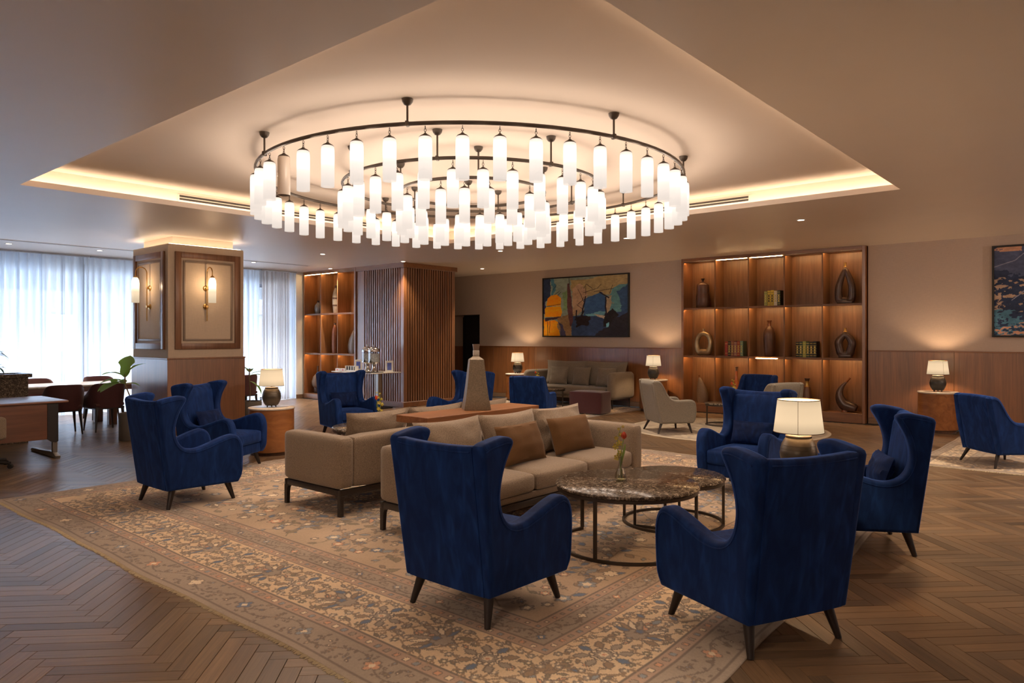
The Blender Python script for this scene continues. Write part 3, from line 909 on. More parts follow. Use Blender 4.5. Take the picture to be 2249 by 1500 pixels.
# ------------------------------------------------------------------ column
col = thing('column', 'square papered column with framed panels, walnut base and glowing top', 'column', (5.93, 12.66, 0))
col['kind'] = 'structure'
M['cove2'] = emit('column_cove_led', (1.0, 0.74, 0.49), E_COVE * 0.6)
hx, hy = 0.66, 0.69
bm = NB(); box(bm, -hx, hx, -hy, hy, 1.245, 3.105); finish(bm, 'papered_shaft', M['paper_light'], col, smooth=False)
bm = NB(); box(bm, -hx, hx, -hy, hy, 3.1055, 3.130, 0.004, 1); finish(bm, 'top_ledge', M['paper_light'], col, smooth=False)
bm = NB(); box(bm, -hx + 0.13, hx - 0.13, -hy + 0.13, hy - 0.13, 3.1305, ZC - 0.001); finish(bm, 'core', M['tray'], col, smooth=False)
bm = NB(); box(bm, -hx - 0.02, hx + 0.02, -hy - 0.02, hy + 0.02, 0.09, 1.218, 0.003, 1); finish(bm, 'walnut_base', M['walnut'], col, smooth=False)
bm = NB(); box(bm, -hx - 0.03, hx + 0.03, -hy - 0.03, hy + 0.03, 1.2185, 1.2445, 0.004, 2); finish(bm, 'base_cap', M['walnut_h'], col, smooth=False)
bm = NB(); box(bm, -hx - 0.012, hx + 0.012, -hy - 0.012, hy + 0.012, 0.0005, 0.0895); finish(bm, 'plinth', M['walnut_dark'], col, smooth=False)
for (x0, x1, y0, y1) in ((-hx + 0.04, hx - 0.04, -hy + 0.035, -hy + 0.05), (-hx + 0.035, -hx + 0.05, -hy + 0.04, hy - 0.04), (hx - 0.05, hx - 0.035, -hy + 0.04, hy - 0.04), (-hx + 0.04, hx - 0.04, hy - 0.05, hy - 0.035)):
    bm = NB(); box(bm, x0, x1, y0, y1, 3.1306, 3.138); finish(bm, 'cove_light_strip', M['cove2'], col, smooth=False)
# picture-frame mouldings: outer wood band and inner thin bead on two faces
M['mould'] = wood('column_moulding', (0.16, 0.075, 0.04), (0.26, 0.13, 0.07), 'Z', 0.32)
M['bead'] = plain('column_bead', (0.26, 0.19, 0.14), 0.4)
def frame_on(face, a0, a1, z0, z1, w, d, mat, name):
    bm = NB()
    for (p0, p1, q0, q1) in ((a0, a0 + w, z0, z1), (a1 - w, a1, z0, z1), (a0 + w, a1 - w, z0, z0 + w), (a0 + w, a1 - w, z1 - w, z1)):
        if face == 'Y': box(bm, p0, p1, -hy - d, -hy - 0.0003, q0, q1, 0.006, 2)
        else: box(bm, -hx - d, -hx - 0.0003, p0, p1, q0, q1, 0.006, 2)
    finish(bm, name, mat, col, ang=30)
frame_on('Y', -hx + 0.105, hx - 0.07, 1.385, 3.01, 0.10, 0.034, M['mould'], 'moulding')
frame_on('Y', -hx + 0.245, hx - 0.21, 1.525, 2.87, 0.034, 0.018, M['bead'], 'bead')
frame_on('X', -hy + 0.105, hy - 0.07, 1.385, 3.01, 0.10, 0.034, M['mould'], 'moulding')
frame_on('X', -hy + 0.245, hy - 0.21, 1.525, 2.87, 0.034, 0.018, M['bead'], 'bead')

# ------------------------------------------------------------------ slatted walnut block
blk = thing('slatted_partition', 'floor to ceiling walnut block clad in vertical slats', 'partition', (10.70, 12.42, 0))
blk['kind'] = 'structure'
M['dark_gap_wood'] = wood('dark_gap_wood', (0.012, 0.006, 0.004), (0.03, 0.014, 0.008), 'Z', 0.6)  # core colour blackened to deepen the shade in the slat gaps
LX, LY = 1.62, 1.70
bm = NB(); box(bm, 0.046, LX, 0.046, LY, 0.001, 3.2); finish(bm, 'core', M['dark_gap_wood'], blk, smooth=False)
bm = NB(); box(bm, 0.0, 0.11, 0.0, 0.11, 0.12, 3.16, 0.003, 1); finish(bm, 'corner_post', M['walnut'], blk, smooth=False)
bm = NB(); box(bm, 0.0, 0.045, LY - 0.24, LY, 0.12, 3.16, 0.003, 1); finish(bm, 'end_panel', M['walnut'], blk, smooth=False)
bm = NB(); box(bm, LX - 0.05, LX, 0.0, 0.045, 0.12, 3.16, 0.003, 1); finish(bm, 'end_panel', M['walnut'], blk, smooth=False)
bm = NB(); box(bm, -0.03, LX + 0.06, -0.03, LY + 0.02, 3.1605, ZC - 0.0005, 0.004, 1); finish(bm, 'crown', M['walnut_h'], blk, smooth=False)
bm = NB(); box(bm, -0.03, LX + 0.02, -0.03, LY, 0.0005, 0.1195, 0.004, 1); finish(bm, 'plinth', M['walnut_h'], blk, smooth=False)
bm = NB(); box(bm, -0.026, 0.026, -0.019, 0.019, 0.12, 3.16, 0.002, 1)
s0 = finish(bm, 'slat', M['walnut'], blk, smooth=False, loc=(0.019, 0.155, 0))
n = 17
for k in range(1, n): inst(s0, blk, (0.019, 0.155 + k * (LY - 0.24 - 0.155 - 0.03) / (n - 1), 0))
n = 20
for k in range(n): inst(s0, blk, (0.155 + k * (LX - 0.05 - 0.155 - 0.035) / (n - 1), 0.019, 0), (0, 0, PI / 2))

# ------------------------------------------------------------------ downlights
def downlights():
    first = None
    L = [(10.51, 3.58, 'round lit downlight in front of the long shelf, right of the chandelier'), (10.53, 6.49, 'small lit downlight just under the right end of the chandelier'),
         (10.49, 9.32, 'small lit downlight under the middle of the chandelier'), (10.55, 12.26, 'lit downlight right above the corner of the slatted block'),
         (12.95, 12.1, 'lit downlight between the slatted block and the big painting'), (8.55, 12.41, 'lit downlight left of the slatted block, below the chandelier'),
         (8.48, 14.96, 'lit downlight just right of the column by the curtains'), (10.5, 14.92, 'lit downlight close above the small lit shelf'),
         (3.91, 15.3, 'lit downlight at the far left edge by the curtains'), (5.37, 15.17, 'lit downlight left of the column by the curtains'),
         (10.5, 0.7, 'added downlight behind the right edge of the view'),          (1.2, 0.6, 'added downlight out of view above the camera'), (7.4, 0.6, 'added downlight off the right edge over the bare floor')]  # these three are added out of view for more light
    for (x, y, lab) in L:
        if first is None:
            t = thing('recessed_downlight', lab, 'downlight', (x, y, ZC), 0, 'recessed ceiling downlights')
            bm = NB(); flatring(bm, (0, 0, -0.006), 0.055, 0.018, 0.0058, 20); finish(bm, 'trim_ring', M['white'], t)
            bm = NB(); lathe(bm, [(0.045, -0.003), (0.045, -0.0005)], 20); finish(bm, 'lens', M['spotlens'], t)
            first = t
        else:
            t = copy_thing(first, (x, y, ZC), 0, lab)
        l = light('spot_beam', 'SPOT', P_SPOT * {10.55: 0.2, 12.95: 2.2}.get(x, 1.0), (1.0, 0.82, 0.62), (0, 0, -0.02), t, spot_size=1.5, spot_blend=0.8, shadow_soft_size=0.05)
downlights()

# globe lamps added out of view to brighten the ceiling and floor
def fill_globes():
    first = None
    for (x, y, lab) in ((-1.7, 6.0, 'added fill globe left of the camera, nearest the desk end'), (-1.6, 1.2, 'added fill globe on the wall side behind the camera'),
                        (8.6, -2.2, 'added fill globe right of the camera over the bare floor'), (12.6, -2.4, 'added fill globe off the right edge near the papered wall')):
        if first is None:
            t = thing('fill_globe_lamp', lab, 'lamp', (x, y, ZC), 0, 'added fill globes out of view'); first = t
            bm = NB(); lathe(bm, [(0.05, -0.03), (0.055, -0.0005)], 20); finish(bm, 'canopy', M['bronze'], t)
            bm = NB(); cone(bm, (0, 0, -0.40), (0, 0, -0.03), 0.006, 0.006, 8); finish(bm, 'rod', M['bronze'], t)
            bm = NB(); bmesh.ops.create_uvsphere(bm, u_segments=24, v_segments=14, radius=0.17, matrix=Matrix.Translation((0, 0, -0.56))); finish(bm, 'globe', M['opal'], t)
        else: t = copy_thing(first, (x, y, ZC), 0, lab)
        light('bulb', 'POINT', P_FILL_GLOBE, WARM2, (0, 0, -0.56), t, shadow_soft_size=0.08)
fill_globes()
# ================================================================== chandelier
def chandelier():
    CX, CY, ZT = 5.81, 5.57, 3.51
    t = thing('chandelier', 'huge three ring chandelier hung with white cylinder glass shades', 'chandelier', (CX, CY, ZT))
    base = math.degrees(YAW) + 180
    specs = [(2.29, 3.31, 48, 1.0, 8, -10.2), (1.42, 3.245, 32, -4.4, 8, -10.3), (0.80, 3.20, 20, -3.0, 4, 7.0)]
    # one pendant, copied
    bm = NB(); lathe(bm, [(0.055, -0.450), (0.0555, -0.36), (0.0555, -0.24), (0.055, -0.135), (0.051, -0.112), (0.040, -0.104)], 20, cap=False)
    me_s = finish(bm, 'pendant_shade', M['opal'], t)
    bm = NB(); lathe(bm, [(0.052, -0.108), (0.040, -0.096), (0.018, -0.084), (0.008, -0.074)], 16); cap0 = finish(bm, 'cap', M['bronze'], me_s)
    bm = NB()
    for k, (z, w) in enumerate(((-0.030, 0.020), (-0.052, 0.020), (-0.070, 0.012))):
        pts = []
        for q in range(10):
            a = 2 * PI * q / 10
            u, v = math.cos(a) * 0.008, math.sin(a) * w * 0.72
            pts.append((u, 0, z + v) if k % 2 == 0 else (0, u, z + v))
        tube(bm, pts, 0.0024, 5, closed=True)
    chain0 = finish(bm, 'chain', M['bronze'], me_s)
    first = True
    for (R, zr, n, ph, ns, sph) in specs:
        bm = NB(); ring(bm, (0, 0, zr - ZT), R, 0.017, 96 if R > 1 else 64, 8)
        finish(bm, 'ring', M['bronze'], t)
        for k in range(n):
            a = math.radians(base + ph + 360.0 * k / n)
            loc = (R * math.cos(a), R * math.sin(a), zr - ZT - 0.006)
            if first: s = me_s; s.location = loc; s.rotation_euler = (0, 0, a); first = False
            else:
                s = inst(me_s, t, loc, (0, 0, a))
                inst(cap0, s); inst(chain0, s)
            if R > 2 and abs((ph + 360.0 * k / n) - (360 - 44)) < 2.5:
                s.data = s.data.copy(); s.data.materials[0] = M['opal_off']; s['label'] = 'unlit greyish shade on the left of the outer ring'
            else:
                light('bulb', 'POINT', P_PENDANT, WARM2, (0, 0, -0.20), s, shadow_soft_size=0.03)
        for k in range(ns):
            a = math.radians(base + sph + 360.0 * k / ns)
            bm = NB(); cone(bm, (0, 0, 0), (0, 0, ZT - zr - 0.03), 0.009, 0.009, 8); box(bm, -0.014, 0.014, -0.022, 0.022, -0.022, 0.022, 0.004, 1)
            st = finish(bm, 'stem', M['bronze'], t, loc=(R * math.cos(a), R * math.sin(a), zr - ZT), rot=(0, 0, a + PI / 2))
            bm = NB(); lathe(bm, [(0.010, ZT - zr - 0.055), (0.028, ZT - zr - 0.046), (0.042, ZT - zr - 0.026), (0.047, ZT - zr - 0.001)], 16)
            finish(bm, 'canopy', M['bronze'], st)
chandelier()

# ================================================================== wing chairs
def offset_in(P, d):
    out = []
    n = len(P)
    for i in range(n):
        a = Vector(P[max(i - 1, 0)]); b = Vector(P[min(i + 1, n - 1)])
        tt = (b - a).normalized(); nn = Vector((-tt.y, tt.x))
        out.append((P[i][0] + nn.x * d, P[i][1] + nn.y * d))
    return out

WING = [(.345, .165), (.385, .24), (.392, .36), (.390, .48), (.375, .557), (.340, .613), (.290, .638), (.225, .633), (.13, .604), (.03, .568), (-.06, .545), (-.14, .545),
        (-.205, .572), (-.25, .63), (-.272, .71), (-.268, .79), (-.245, .875), (-.210, .945), (-.184, .99), (-.180, 1.02), (-.205, 1.040), (-.26, 1.046), (-.33, 1.036), (-.40, 1.022), (-.430, 1.008)]

def make_wing_chair(label, group):
    t = thing('wing_chair', label, 'armchair', (0, 0, 0), 0, group)
    front = catmull(WING, 3)
    outline = [(-.335, .175)] + front + [(-.44, .985)]
    outline_r = outline[::-1]
    for s in (1, -1):
        bm = NB()
        place = lambda u, v, w, s=s: (u, s * (0.265 + w + 0.035 * (v - 0.55) + 0.02 * max(0.0, u)), v)
        prism(bm, outline_r if s > 0 else outline, place, 0.105, 0.030, 4)
        bmesh.ops.recalc_face_normals(bm, faces=bm.faces)
        side = finish(bm, 'side_panel', M['blue'], t, ang=45, wn_mod=True)
        pp = offset_in(front[1:], 0.034)
        bm = NB(); tube(bm, [place(u, v, 0.1055) for u, v in pp], 0.0045, 6)
        finish(bm, 'piping', M['blue'], side)
    # outer back, reclined, with a soft dip along its top edge
    bm = NB()
    nx, nz = 10, 10
    F, B = {}, {}
    for i in range(nx + 1):
        for j in range(nz + 1):
            y = -0.30 + 0.60 * i / nx; q = j / nz
            zt = 1.010 - 0.012 * (1 - (y / 0.30) ** 2)
            z = 0.175 + (zt - 0.175) * q
            x = -0.340 - 0.107 * q
            B[i, j] = bm.verts.new((x - 0.006 * (1 - (y / .30) ** 2), y * (1 + 0.02 * q), z)); F[i, j] = bm.verts.new((x + 0.10 - 0.02 * (q > 0.97), y * (1 + 0.02 * q), z - 0.004 * (q > .97)))
    for i in range(nx):
        for j in range(nz):
            bm.faces.new((B[i, j], B[i, j + 1], B[i + 1, j + 1], B[i + 1, j])); bm.faces.new((F[i, j], F[i + 1, j], F[i + 1, j + 1], F[i, j + 1]))
        bm.faces.new((B[i, nz], F[i, nz], F[i + 1, nz], B[i + 1, nz])); bm.faces.new((B[i, 0], B[i + 1, 0], F[i + 1, 0], F[i, 0]))
    for j in range(nz):
        bm.faces.new((B[0, j], F[0, j], F[0, j + 1], B[0, j + 1])); bm.faces.new((B[nx, j], B[nx, j + 1], F[nx, j + 1], F[nx, j]))
    bmesh.ops.recalc_face_normals(bm, faces=bm.faces)
    es = [e for e in bm.edges if abs(e.verts[0].co.z - e.verts[1].co.z) < 0.03 and max(v.co.z for v in e.verts) > 0.985 and len(e.link_faces) == 2 and e.calc_face_angle(0) > 0.8]
    bmesh.ops.bevel(bm, geom=es, offset=0.022, segments=3, profile=0.5, affect='EDGES')
    bk = finish(bm, 'outer_back', M['blue'], t, ang=45)
    bm = NB(); tube(bm, [(-0.449 + 0.0035, y, 0.975 - 0.010 * (1 - (y / .29) ** 2)) for y in np.linspace(-.29, .29, 9)], 0.0045, 6)
    finish(bm, 'piping', M['blue'], bk)
    # inner backrest, seat cushion, front rail
    bm = NB(); vs = puffbox(bm, -0.06, 0.035, -0.272, 0.272, 0.0, 0.57, 0.035, 8, (0.014, 0, 0.008), 3)
    bmesh.ops.rotate(bm, verts=bm.verts, cent=(0, 0, 0), matrix=Matrix.Rotation(-0.135, 3, 'Y'))
    bmesh.ops.translate(bm, verts=bm.verts, vec=(-0.282, 0, 0.395))
    finish(bm, 'inner_backrest', M['blue'], t)
    bm = NB(); puffbox(bm, -0.26, 0.375, -0.268, 0.268, 0.285, 0.435, 0.03, 8, (0.012, 0, 0.022), 1)
    finish(bm, 'seat_cushion', M['blue'], t)
    bm = NB(); box(bm, -0.27, 0.352, -0.272, 0.272, 0.165, 0.288, 0.018, 3); finish(bm, 'seat_base', M['blue'], t, ang=45)
    for sx in (-1, 1):
        for sy in (-1, 1):
            bm = NB(); cone(bm, (sx * 0.265, sy * 0.27, 0.180), (sx * 0.318, sy * 0.305, 0.0), 0.032, 0.017, 14)
            finish(bm, 'leg', M['leg_dark'], t)
    return t

WG = 'blue velvet wing chairs'
WCH = [(3.20, 2.96, 0, 'nearest blue velvet wing chair left of centre, back turned to the camera'),
       (3.88, 1.59, 65.6, 'nearest blue velvet wing chair on the right, its back hiding the big lamp table'),
       (6.00, 1.614, 118, 'blue velvet wing chair at far right seen from the side, holding a lumbar cushion'),
       (3.27, 7.01, 0, 'blue velvet wing chair at left on the carpet, seen from behind and beside'),
       (4.36, 8.42, -62, 'blue velvet wing chair in front of the column base, facing right'),
       (7.05, 9.52, -103, 'blue velvet wing chair facing the camera before the buffet table'),
       (8.18, 8.14, 180, 'blue velvet wing chair behind the tall stone vase, facing left'),
       (7.27, 3.04, 180, 'blue velvet wing chair facing the marble coffee table from the right')]
wing0 = None
wings = []
for (x, y, a, lab) in WCH:
    if wing0 is None:
        wing0 = make_wing_chair(lab, WG); wing0.location = (x, y, 0.006); wing0.rotation_euler = (0, 0, math.radians(a)); wings.append(wing0)
    else:
        wings.append(copy_thing(wing0, (x, y, 0.006), math.radians(a), lab))
for w, (x, y, a, lab) in zip(wings, WCH):           # chairs standing off the big carpet sit on the planks
    if not (2.3 < x < 8.6 and 1.75 < y < 8.1): w.location.z = 0.0

def lumbar(wx, wy, a, label, first=[None], w=0.45, h=0.255, zb=0.452, back=-0.12):
    ca, sa = math.cos(math.radians(a)), math.sin(math.radians(a))
    loc = (wx + ca * back, wy + sa * back, zb + 0.006)
    if first[0] is None:
        bm = NB(); pillow(bm, w, h, 0.13, 16, 3, 0.014, 0.05)
        bmesh.ops.rotate(bm, verts=bm.verts, cent=(0, 0, 0), matrix=Matrix.Rotation(-0.34, 3, 'X'))
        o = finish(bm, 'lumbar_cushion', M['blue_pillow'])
        first[0] = o
    else: o = inst(first[0])
    o.location = loc; o.rotation_euler = (0, 0, math.radians(a) + PI / 2)
    tag(o, label, 'cushion', 'blue lumbar cushions')
    return o
for i, lab in ((2, 'small blue velvet cushion on the side-on wing chair at far right'), (4, 'small blue velvet cushion on the wing chair by the column base'),
               (5, 'small blue velvet cushion on the wing chair before the buffet'), (7, 'creased blue velvet cushion on the wing chair facing the marble table')):
    lumbar(WCH[i][0], WCH[i][1], WCH[i][2], lab)

# ================================================================== low armchairs
LOW = [(.30, .165), (.345, .22), (.365, .34), (.36, .46), (.335, .52), (.285, .548), (.20, .552), (.08, .548), (-.02, .555), (-.085, .585), (-.135, .65), (-.18, .735), (-.222, .81), (-.262, .852), (-.315, .872), (-.36, .868)]
def make_low_chair(label, group, mat):
    t = thing('low_armchair', label, 'armchair', (0, 0, 0), 0, group)
    front = catmull(LOW, 3)
    outline = [(-.255, .165), (-.235, .165)] + front + [(-.385, .845), (-.335, .52)]
    rev = outline[::-1]
    for s in (1, -1):
        bm = NB()
        place = lambda u, v, w, s=s: (u, s * (0.262 + w + 0.03 * max(0.0, u) - 0.05 * max(0.0, v - 0.56) ** 1.0), v)
        prism(bm, rev if s > 0 else outline, place, 0.092, 0.034, 4)
        bmesh.ops.recalc_face_normals(bm, faces=bm.faces)
        side = finish(bm, 'side_panel', mat, t, ang=45, wn_mod=True)
        bm = NB(); tube(bm, [place(u, v, 0.0925) for u, v in offset_in(front[2:], 0.036)], 0.0035, 6)
        finish(bm, 'piping', mat, side)
    bm = NB(); vs = puffbox(bm, -0.055, 0.055, -0.285, 0.285, 0.0, 0.715, 0.045, 8, (0.0, 0, 0.008), 2)
    bmesh.ops.rotate(bm, verts=bm.verts, cent=(0, 0, 0), matrix=Matrix.Rotation(-0.185, 3, 'Y'))
    bmesh.ops.translate(bm, verts=bm.verts, vec=(-0.200, 0, 0.165))
    finish(bm, 'backrest', mat, t)
    bm = NB(); puffbox(bm, -0.20, 0.355, -0.268, 0.268, 0.285, 0.43, 0.035, 8, (0.012, 0, 0.02), 1); finish(bm, 'seat_cushion', mat, t)
    bm = NB(); box(bm, -0.22, 0.33, -0.268, 0.268, 0.166, 0.29, 0.015, 2); finish(bm, 'seat_base', mat, t, ang=45)
    for sx in (-1, 1):
        for sy in (-1, 1):
            bm = NB(); cone(bm, (sx * 0.235 + 0.02, sy * 0.26, 0.180), (sx * 0.295, sy * 0.315, 0.0), 0.024, 0.013, 12)
            finish(bm, 'leg', M['leg_dark'], t)
    return t
lb = make_low_chair('low blue velvet armchair seen from behind, left of the burgundy pouf', 'low blue armchairs', M['blue'])
lb.location = (10.52, 8.53, 0); lb.rotation_euler = (0, 0, math.radians(20))
copy_thing(lb, (10.785, 1.236, 0.006), math.radians(-47), 'low blue velvet armchair at the right edge beside a drum table')
copy_thing(lb, (13.12, 5.36, 0.006), math.radians(178), 'low blue velvet armchair whose back shows before the long shelf')
lg = make_low_chair('low grey tweed armchair on the round rug, seen from behind at left', 'low grey armchairs', M['chairgrey'])
lg.location = (10.90, 5.92, 0.006); lg.rotation_euler = (0, 0, math.radians(-38))
copy_thing(lg, (11.42, 4.37, 0.006), math.radians(66), 'low grey tweed armchair mostly hidden behind the facing wing chair')

# ================================================================== sofas
def make_sofa(label, W, D, mat, loc, rz, arm_w=0.17, arm_h=0.70, base_z=0.235, style='wood', seats=3, group='sofas', back_t=0.20, name='sofa', bh=None):
    t = thing(name, label, 'sofa', loc, rz, group)
    bh = bh or arm_h
    hw, hd = W / 2, D / 2
    r = 0.05 if style == 'wood' else 0.10
    for s in (-1, 1):
        bm = NB()
        x0, x1 = (s * hw, s * (hw - arm_w)) if s < 0 else (s * (hw - arm_w), s * hw)
        puffbox(bm, x0, x1, -hd, hd - 0.004, base_z, arm_h, r, 8, (0.006, 0.006, 0.004)); finish(bm, 'arm', mat, t)
    bm = NB(); puffbox(bm, -hw + arm_w - 0.015, hw - arm_w + 0.015, hd - back_t, hd, base_z, bh, r * 0.9, 8, (0, 0.004, 0.004)); finish(bm, 'back', mat, t)
    bm = NB(); box(bm, -hw + arm_w - 0.01, hw - arm_w + 0.01, -hd + 0.03, hd - back_t + 0.02, base_z, base_z + 0.055, 0.01, 2); finish(bm, 'seat_deck', mat, t)
    sw = (W - 2 * arm_w) / seats
    for k in range(seats):
        x0 = -hw + arm_w + k * sw
        bm = NB(); puffbox(bm, x0 + 0.003, x0 + sw - 0.003, -hd + 0.005, hd - back_t - 0.002, base_z + 0.05, 0.45, 0.05, 8, (0, 0.012, 0.02), k)
        finish(bm, 'seat_cushion', mat, t)
    if style == 'wood':
        bm = NB(); zb0, zb1 = base_z - 0.055, base_z - 0.001
        box(bm, -hw + 0.012, hw - 0.012, -hd + 0.012, -hd + 0.052, zb0, zb1, 0.006, 2); box(bm, -hw + 0.012, hw - 0.012, hd - 0.052, hd - 0.012, zb0, zb1, 0.006, 2)
        box(bm, -hw + 0.012, -hw + 0.052, -hd + 0.053, hd - 0.053, zb0, zb1, 0.006, 2); box(bm, hw - 0.052, hw - 0.012, -hd + 0.053, hd - 0.053, zb0, zb1, 0.006, 2)
        finish(bm, 'base_frame', M['frame_dark'], t, ang=30)
        for sx in (-1, 1):
            for sy in (-1, 1):
                bm = NB()
                # a leg that widens into the frame with a curved bracket on each side
                prof = [(0.0, zb0 + 0.002), (0.0, 0.0), (0.034, 0.0), (0.040, 0.10), (0.046, zb0 - 0.035), (0.058, zb0 - 0.012), (0.085, zb0 + 0.002)]
                P = lambda u, v, w, sx=sx, sy=sy: (sx * (hw - 0.010 - u), sy * (hd - 0.011 - w), v)
                prism(bm, prof, P, 0.042, 0.004, 1)
                Q = lambda u, v, w, sx=sx, sy=sy: (sx * (hw - 0.011 - w), sy * (hd - 0.0105 - u), v)
                prism(bm, prof, Q, 0.041, 0.004, 1)
                bmesh.ops.recalc_face_normals(bm, faces=bm.faces)
                finish(bm, 'leg', M['frame_dark'], t, ang=30)
    else:
        for sx in (-1, 1):
            for sy in (-1, 1):
                bm = NB(); cone(bm, (sx * (hw - 0.1), sy * (hd - 0.12), base_z + 0.004), (sx * (hw - 0.1), sy * (hd - 0.12), 0.0), 0.016, 0.012, 10); finish(bm, 'leg', M['blackmetal'], t)
    return t
RZ = 0.006
make_sofa('long beige tweed sofa facing the marble coffee table, three seats', 2.67, 0.93, M['beige'], (5.115, 4.245, RZ), 0)
make_sofa('long beige tweed sofa seen from its left end, back to the console', 2.67, 0.91, M['beige'], (5.135, 5.715, RZ), PI)
make_sofa('taupe sofa with rounded arms against the walnut wainscot', 2.57, 0.95, M['greyfab'], (13.72, 9.785, RZ), -PI / 2, 0.20, 0.80, 0.20, 'metal', 1, back_t=0.2, bh=0.80)

def cushion(name, label, group, mat, w, h, t, loc, rz, lean, seed, crumple=0.01, pinch=0.06, n=16):
    bm = NB(); pillow(bm, w, h, t, n, seed, crumple, pinch)
    bmesh.ops.rotate(bm, verts=bm.verts, cent=(0, 0, 0), matrix=Matrix.Rotation(-lean, 3, 'X'))
    o = finish(bm, name, mat); o.location = loc; o.rotation_euler = (0, 0, rz)
    return tag(o, label, 'cushion', group)
for k, (x, w) in enumerate(((4.33, 0.79), (5.10, 0.80), (5.87, 0.80))):
    cushion('back_cushion', ['beige back cushion at the left end of the sofa facing the table', 'beige back cushion in the middle of the sofa facing the table', 'beige back cushion at the right end of the sofa facing the table'][k],
            'beige back cushions on the near sofa', M['beige'], w, 0.45, 0.22, (x, 4.34, RZ + 0.455), 0, 0.28, k + 5, 0.022, 0.10)
for k, x in enumerate((4.43, 5.17, 5.92)):
    cushion('back_cushion', ['beige back cushion rising over the far sofa at its left end', 'beige back cushion of the far sofa behind the console', 'beige back cushion of the far sofa at its hidden right end'][k],
            'beige back cushions on the far sofa', M['beige'], 0.78, 0.45, 0.20, (x, 5.62, RZ + 0.455), PI, 0.28, k + 9, 0.022, 0.10)
cushion('brown_cushion', 'brown lumbar cushion in the middle of the near beige sofa', 'brown lumbar cushions', M['brown_pillow'], 0.64, 0.36, 0.17, (4.98, 4.11, RZ + 0.464), 0.06, 0.34, 21, 0.012, 0.05)
cushion('brown_cushion', 'brown lumbar cushion at the right on the near beige sofa', 'brown lumbar cushions', M['brown_pillow'], 0.64, 0.36, 0.17, (5.77, 4.13, RZ + 0.464), -0.02, 0.34, 22, 0.012, 0.05)
for k, (y, w) in enumerate(((10.20, 1.20), (9.10, 1.16))):
    cushion('back_cushion', ['wide taupe back cushion at the left on the wall sofa', 'wide taupe back cushion at the right on the wall sofa'][k], 'wide taupe cushions on the wall sofa', M['greyfab'], w, 0.58, 0.22, (13.80, y, RZ + 0.455), -PI / 2, 0.16, 31 + k, 0.015, 0.07)
for k, (y, r) in enumerate(((10.28, 0.12), (9.64, -0.06), (8.96, 0.03))):
    cushion('scatter_cushion', ['square taupe cushion at the left on the wall sofa', 'square taupe cushion in the middle of the wall sofa', 'square taupe cushion by the right arm of the wall sofa'][k], 'square taupe cushions on the wall sofa', M['greyfab'], 0.50, 0.44, 0.17, (13.62, y, RZ + 0.462), -PI / 2 + r, 0.24, 41 + k, 0.015, 0.08)

# ================================================================== console table and tall vase
t = thing('console_table', 'long reddish wood console table between the two beige sofas', 'table', (5.24, 5.01, RZ))
bm = NB(); box(bm, -0.83, 0.78, -0.215, 0.215, 0.795, 0.860, 0.003, 1); finish(bm, 'top', M['console'], t, ang=30)
bm = NB(); box(bm, -0.74, 0.74, -0.15, -0.12, 0.001, 0.794, 0.002, 1)
for x in (-0.62, 0.58):
    bm2 = NB(); box(bm2, x, x + 0.05, -0.17, 0.17, 0.0, 0.794, 0.003, 1); finish(bm2, 'leg_panel', M['walnut'], t, ang=30)
bm.free()
bm = NB(); box(bm, -0.57, 0.58, -0.02, 0.01, 0.25, 0.794, 0.002, 1); finish(bm, 'centre_panel', M['walnut_h'], t, ang=30)

def poly_vase(name, label, loc, rz, rows, n, mats, cat='vase', group=None):
    t = thing(name, label, cat, loc, rz, group)
    for (nm, prof, mat) in rows:
        bm = NB()
        R = []
        for (r, z) in prof:
            R.append([bm.verts.new((r * math.cos(2 * PI * k / n), r * math.sin(2 * PI * k / n), z)) for k in range(n)])
        for a, b in zip(R[:-1], R[1:]):
            for k in range(n): bm.faces.new((a[k], a[(k + 1) % n], b[(k + 1) % n], b[k]))
        bm.faces.new(list(reversed(R[0]))); bm.faces.new(R[-1])
        es = [e for e in bm.edges if len(e.link_faces) == 2 and e.calc_face_angle(0) > 0.5 and abs(e.verts[0].co.z - e.verts[1].co.z) > 0.01]
        bmesh.ops.bevel(bm, geom=es, offset=0.004, segments=2, profile=0.5, affect='EDGES')
        finish(bm, nm, mat, t, ang=30)
    return t
M['hammered'] = plain('hammered_taupe_ceramic', (0.215, 0.168, 0.115), 0.42, 0.25, noise=0.55, nscale=75, bump=0.6)
M['vase_band'] = plain('carved_vase_band', (0.45, 0.40, 0.33), 0.5, 0.1, noise=0.5, nscale=90, bump=0.6)
M['vase_rim'] = plain('brown_vase_rim', (0.20, 0.14, 0.10), 0.35, 0.2)
poly_vase('tall_vase', 'tall tapering four sided hammered vase on the console table', (5.26, 5.00, RZ + 0.8615), math.radians(6),
          [('body', [(0.185, 0.0), (0.188, 0.012), (0.160, 0.12), (0.135, 0.26), (0.114, 0.40), (0.104, 0.475), (0.101, 0.492)], M['hammered']),
           ('shoulder', [(0.101, 0.4925), (0.098, 0.502), (0.045, 0.530), (0.036, 0.540)], M['hammered']),
           ('neck_band', [(0.040, 0.5405), (0.042, 0.548), (0.042, 0.588), (0.039, 0.594)], M['vase_band']),
           ('neck', [(0.037, 0.5945), (0.040, 0.620), (0.047, 0.645), (0.048, 0.655)], M['vase_rim'])], 4, None)

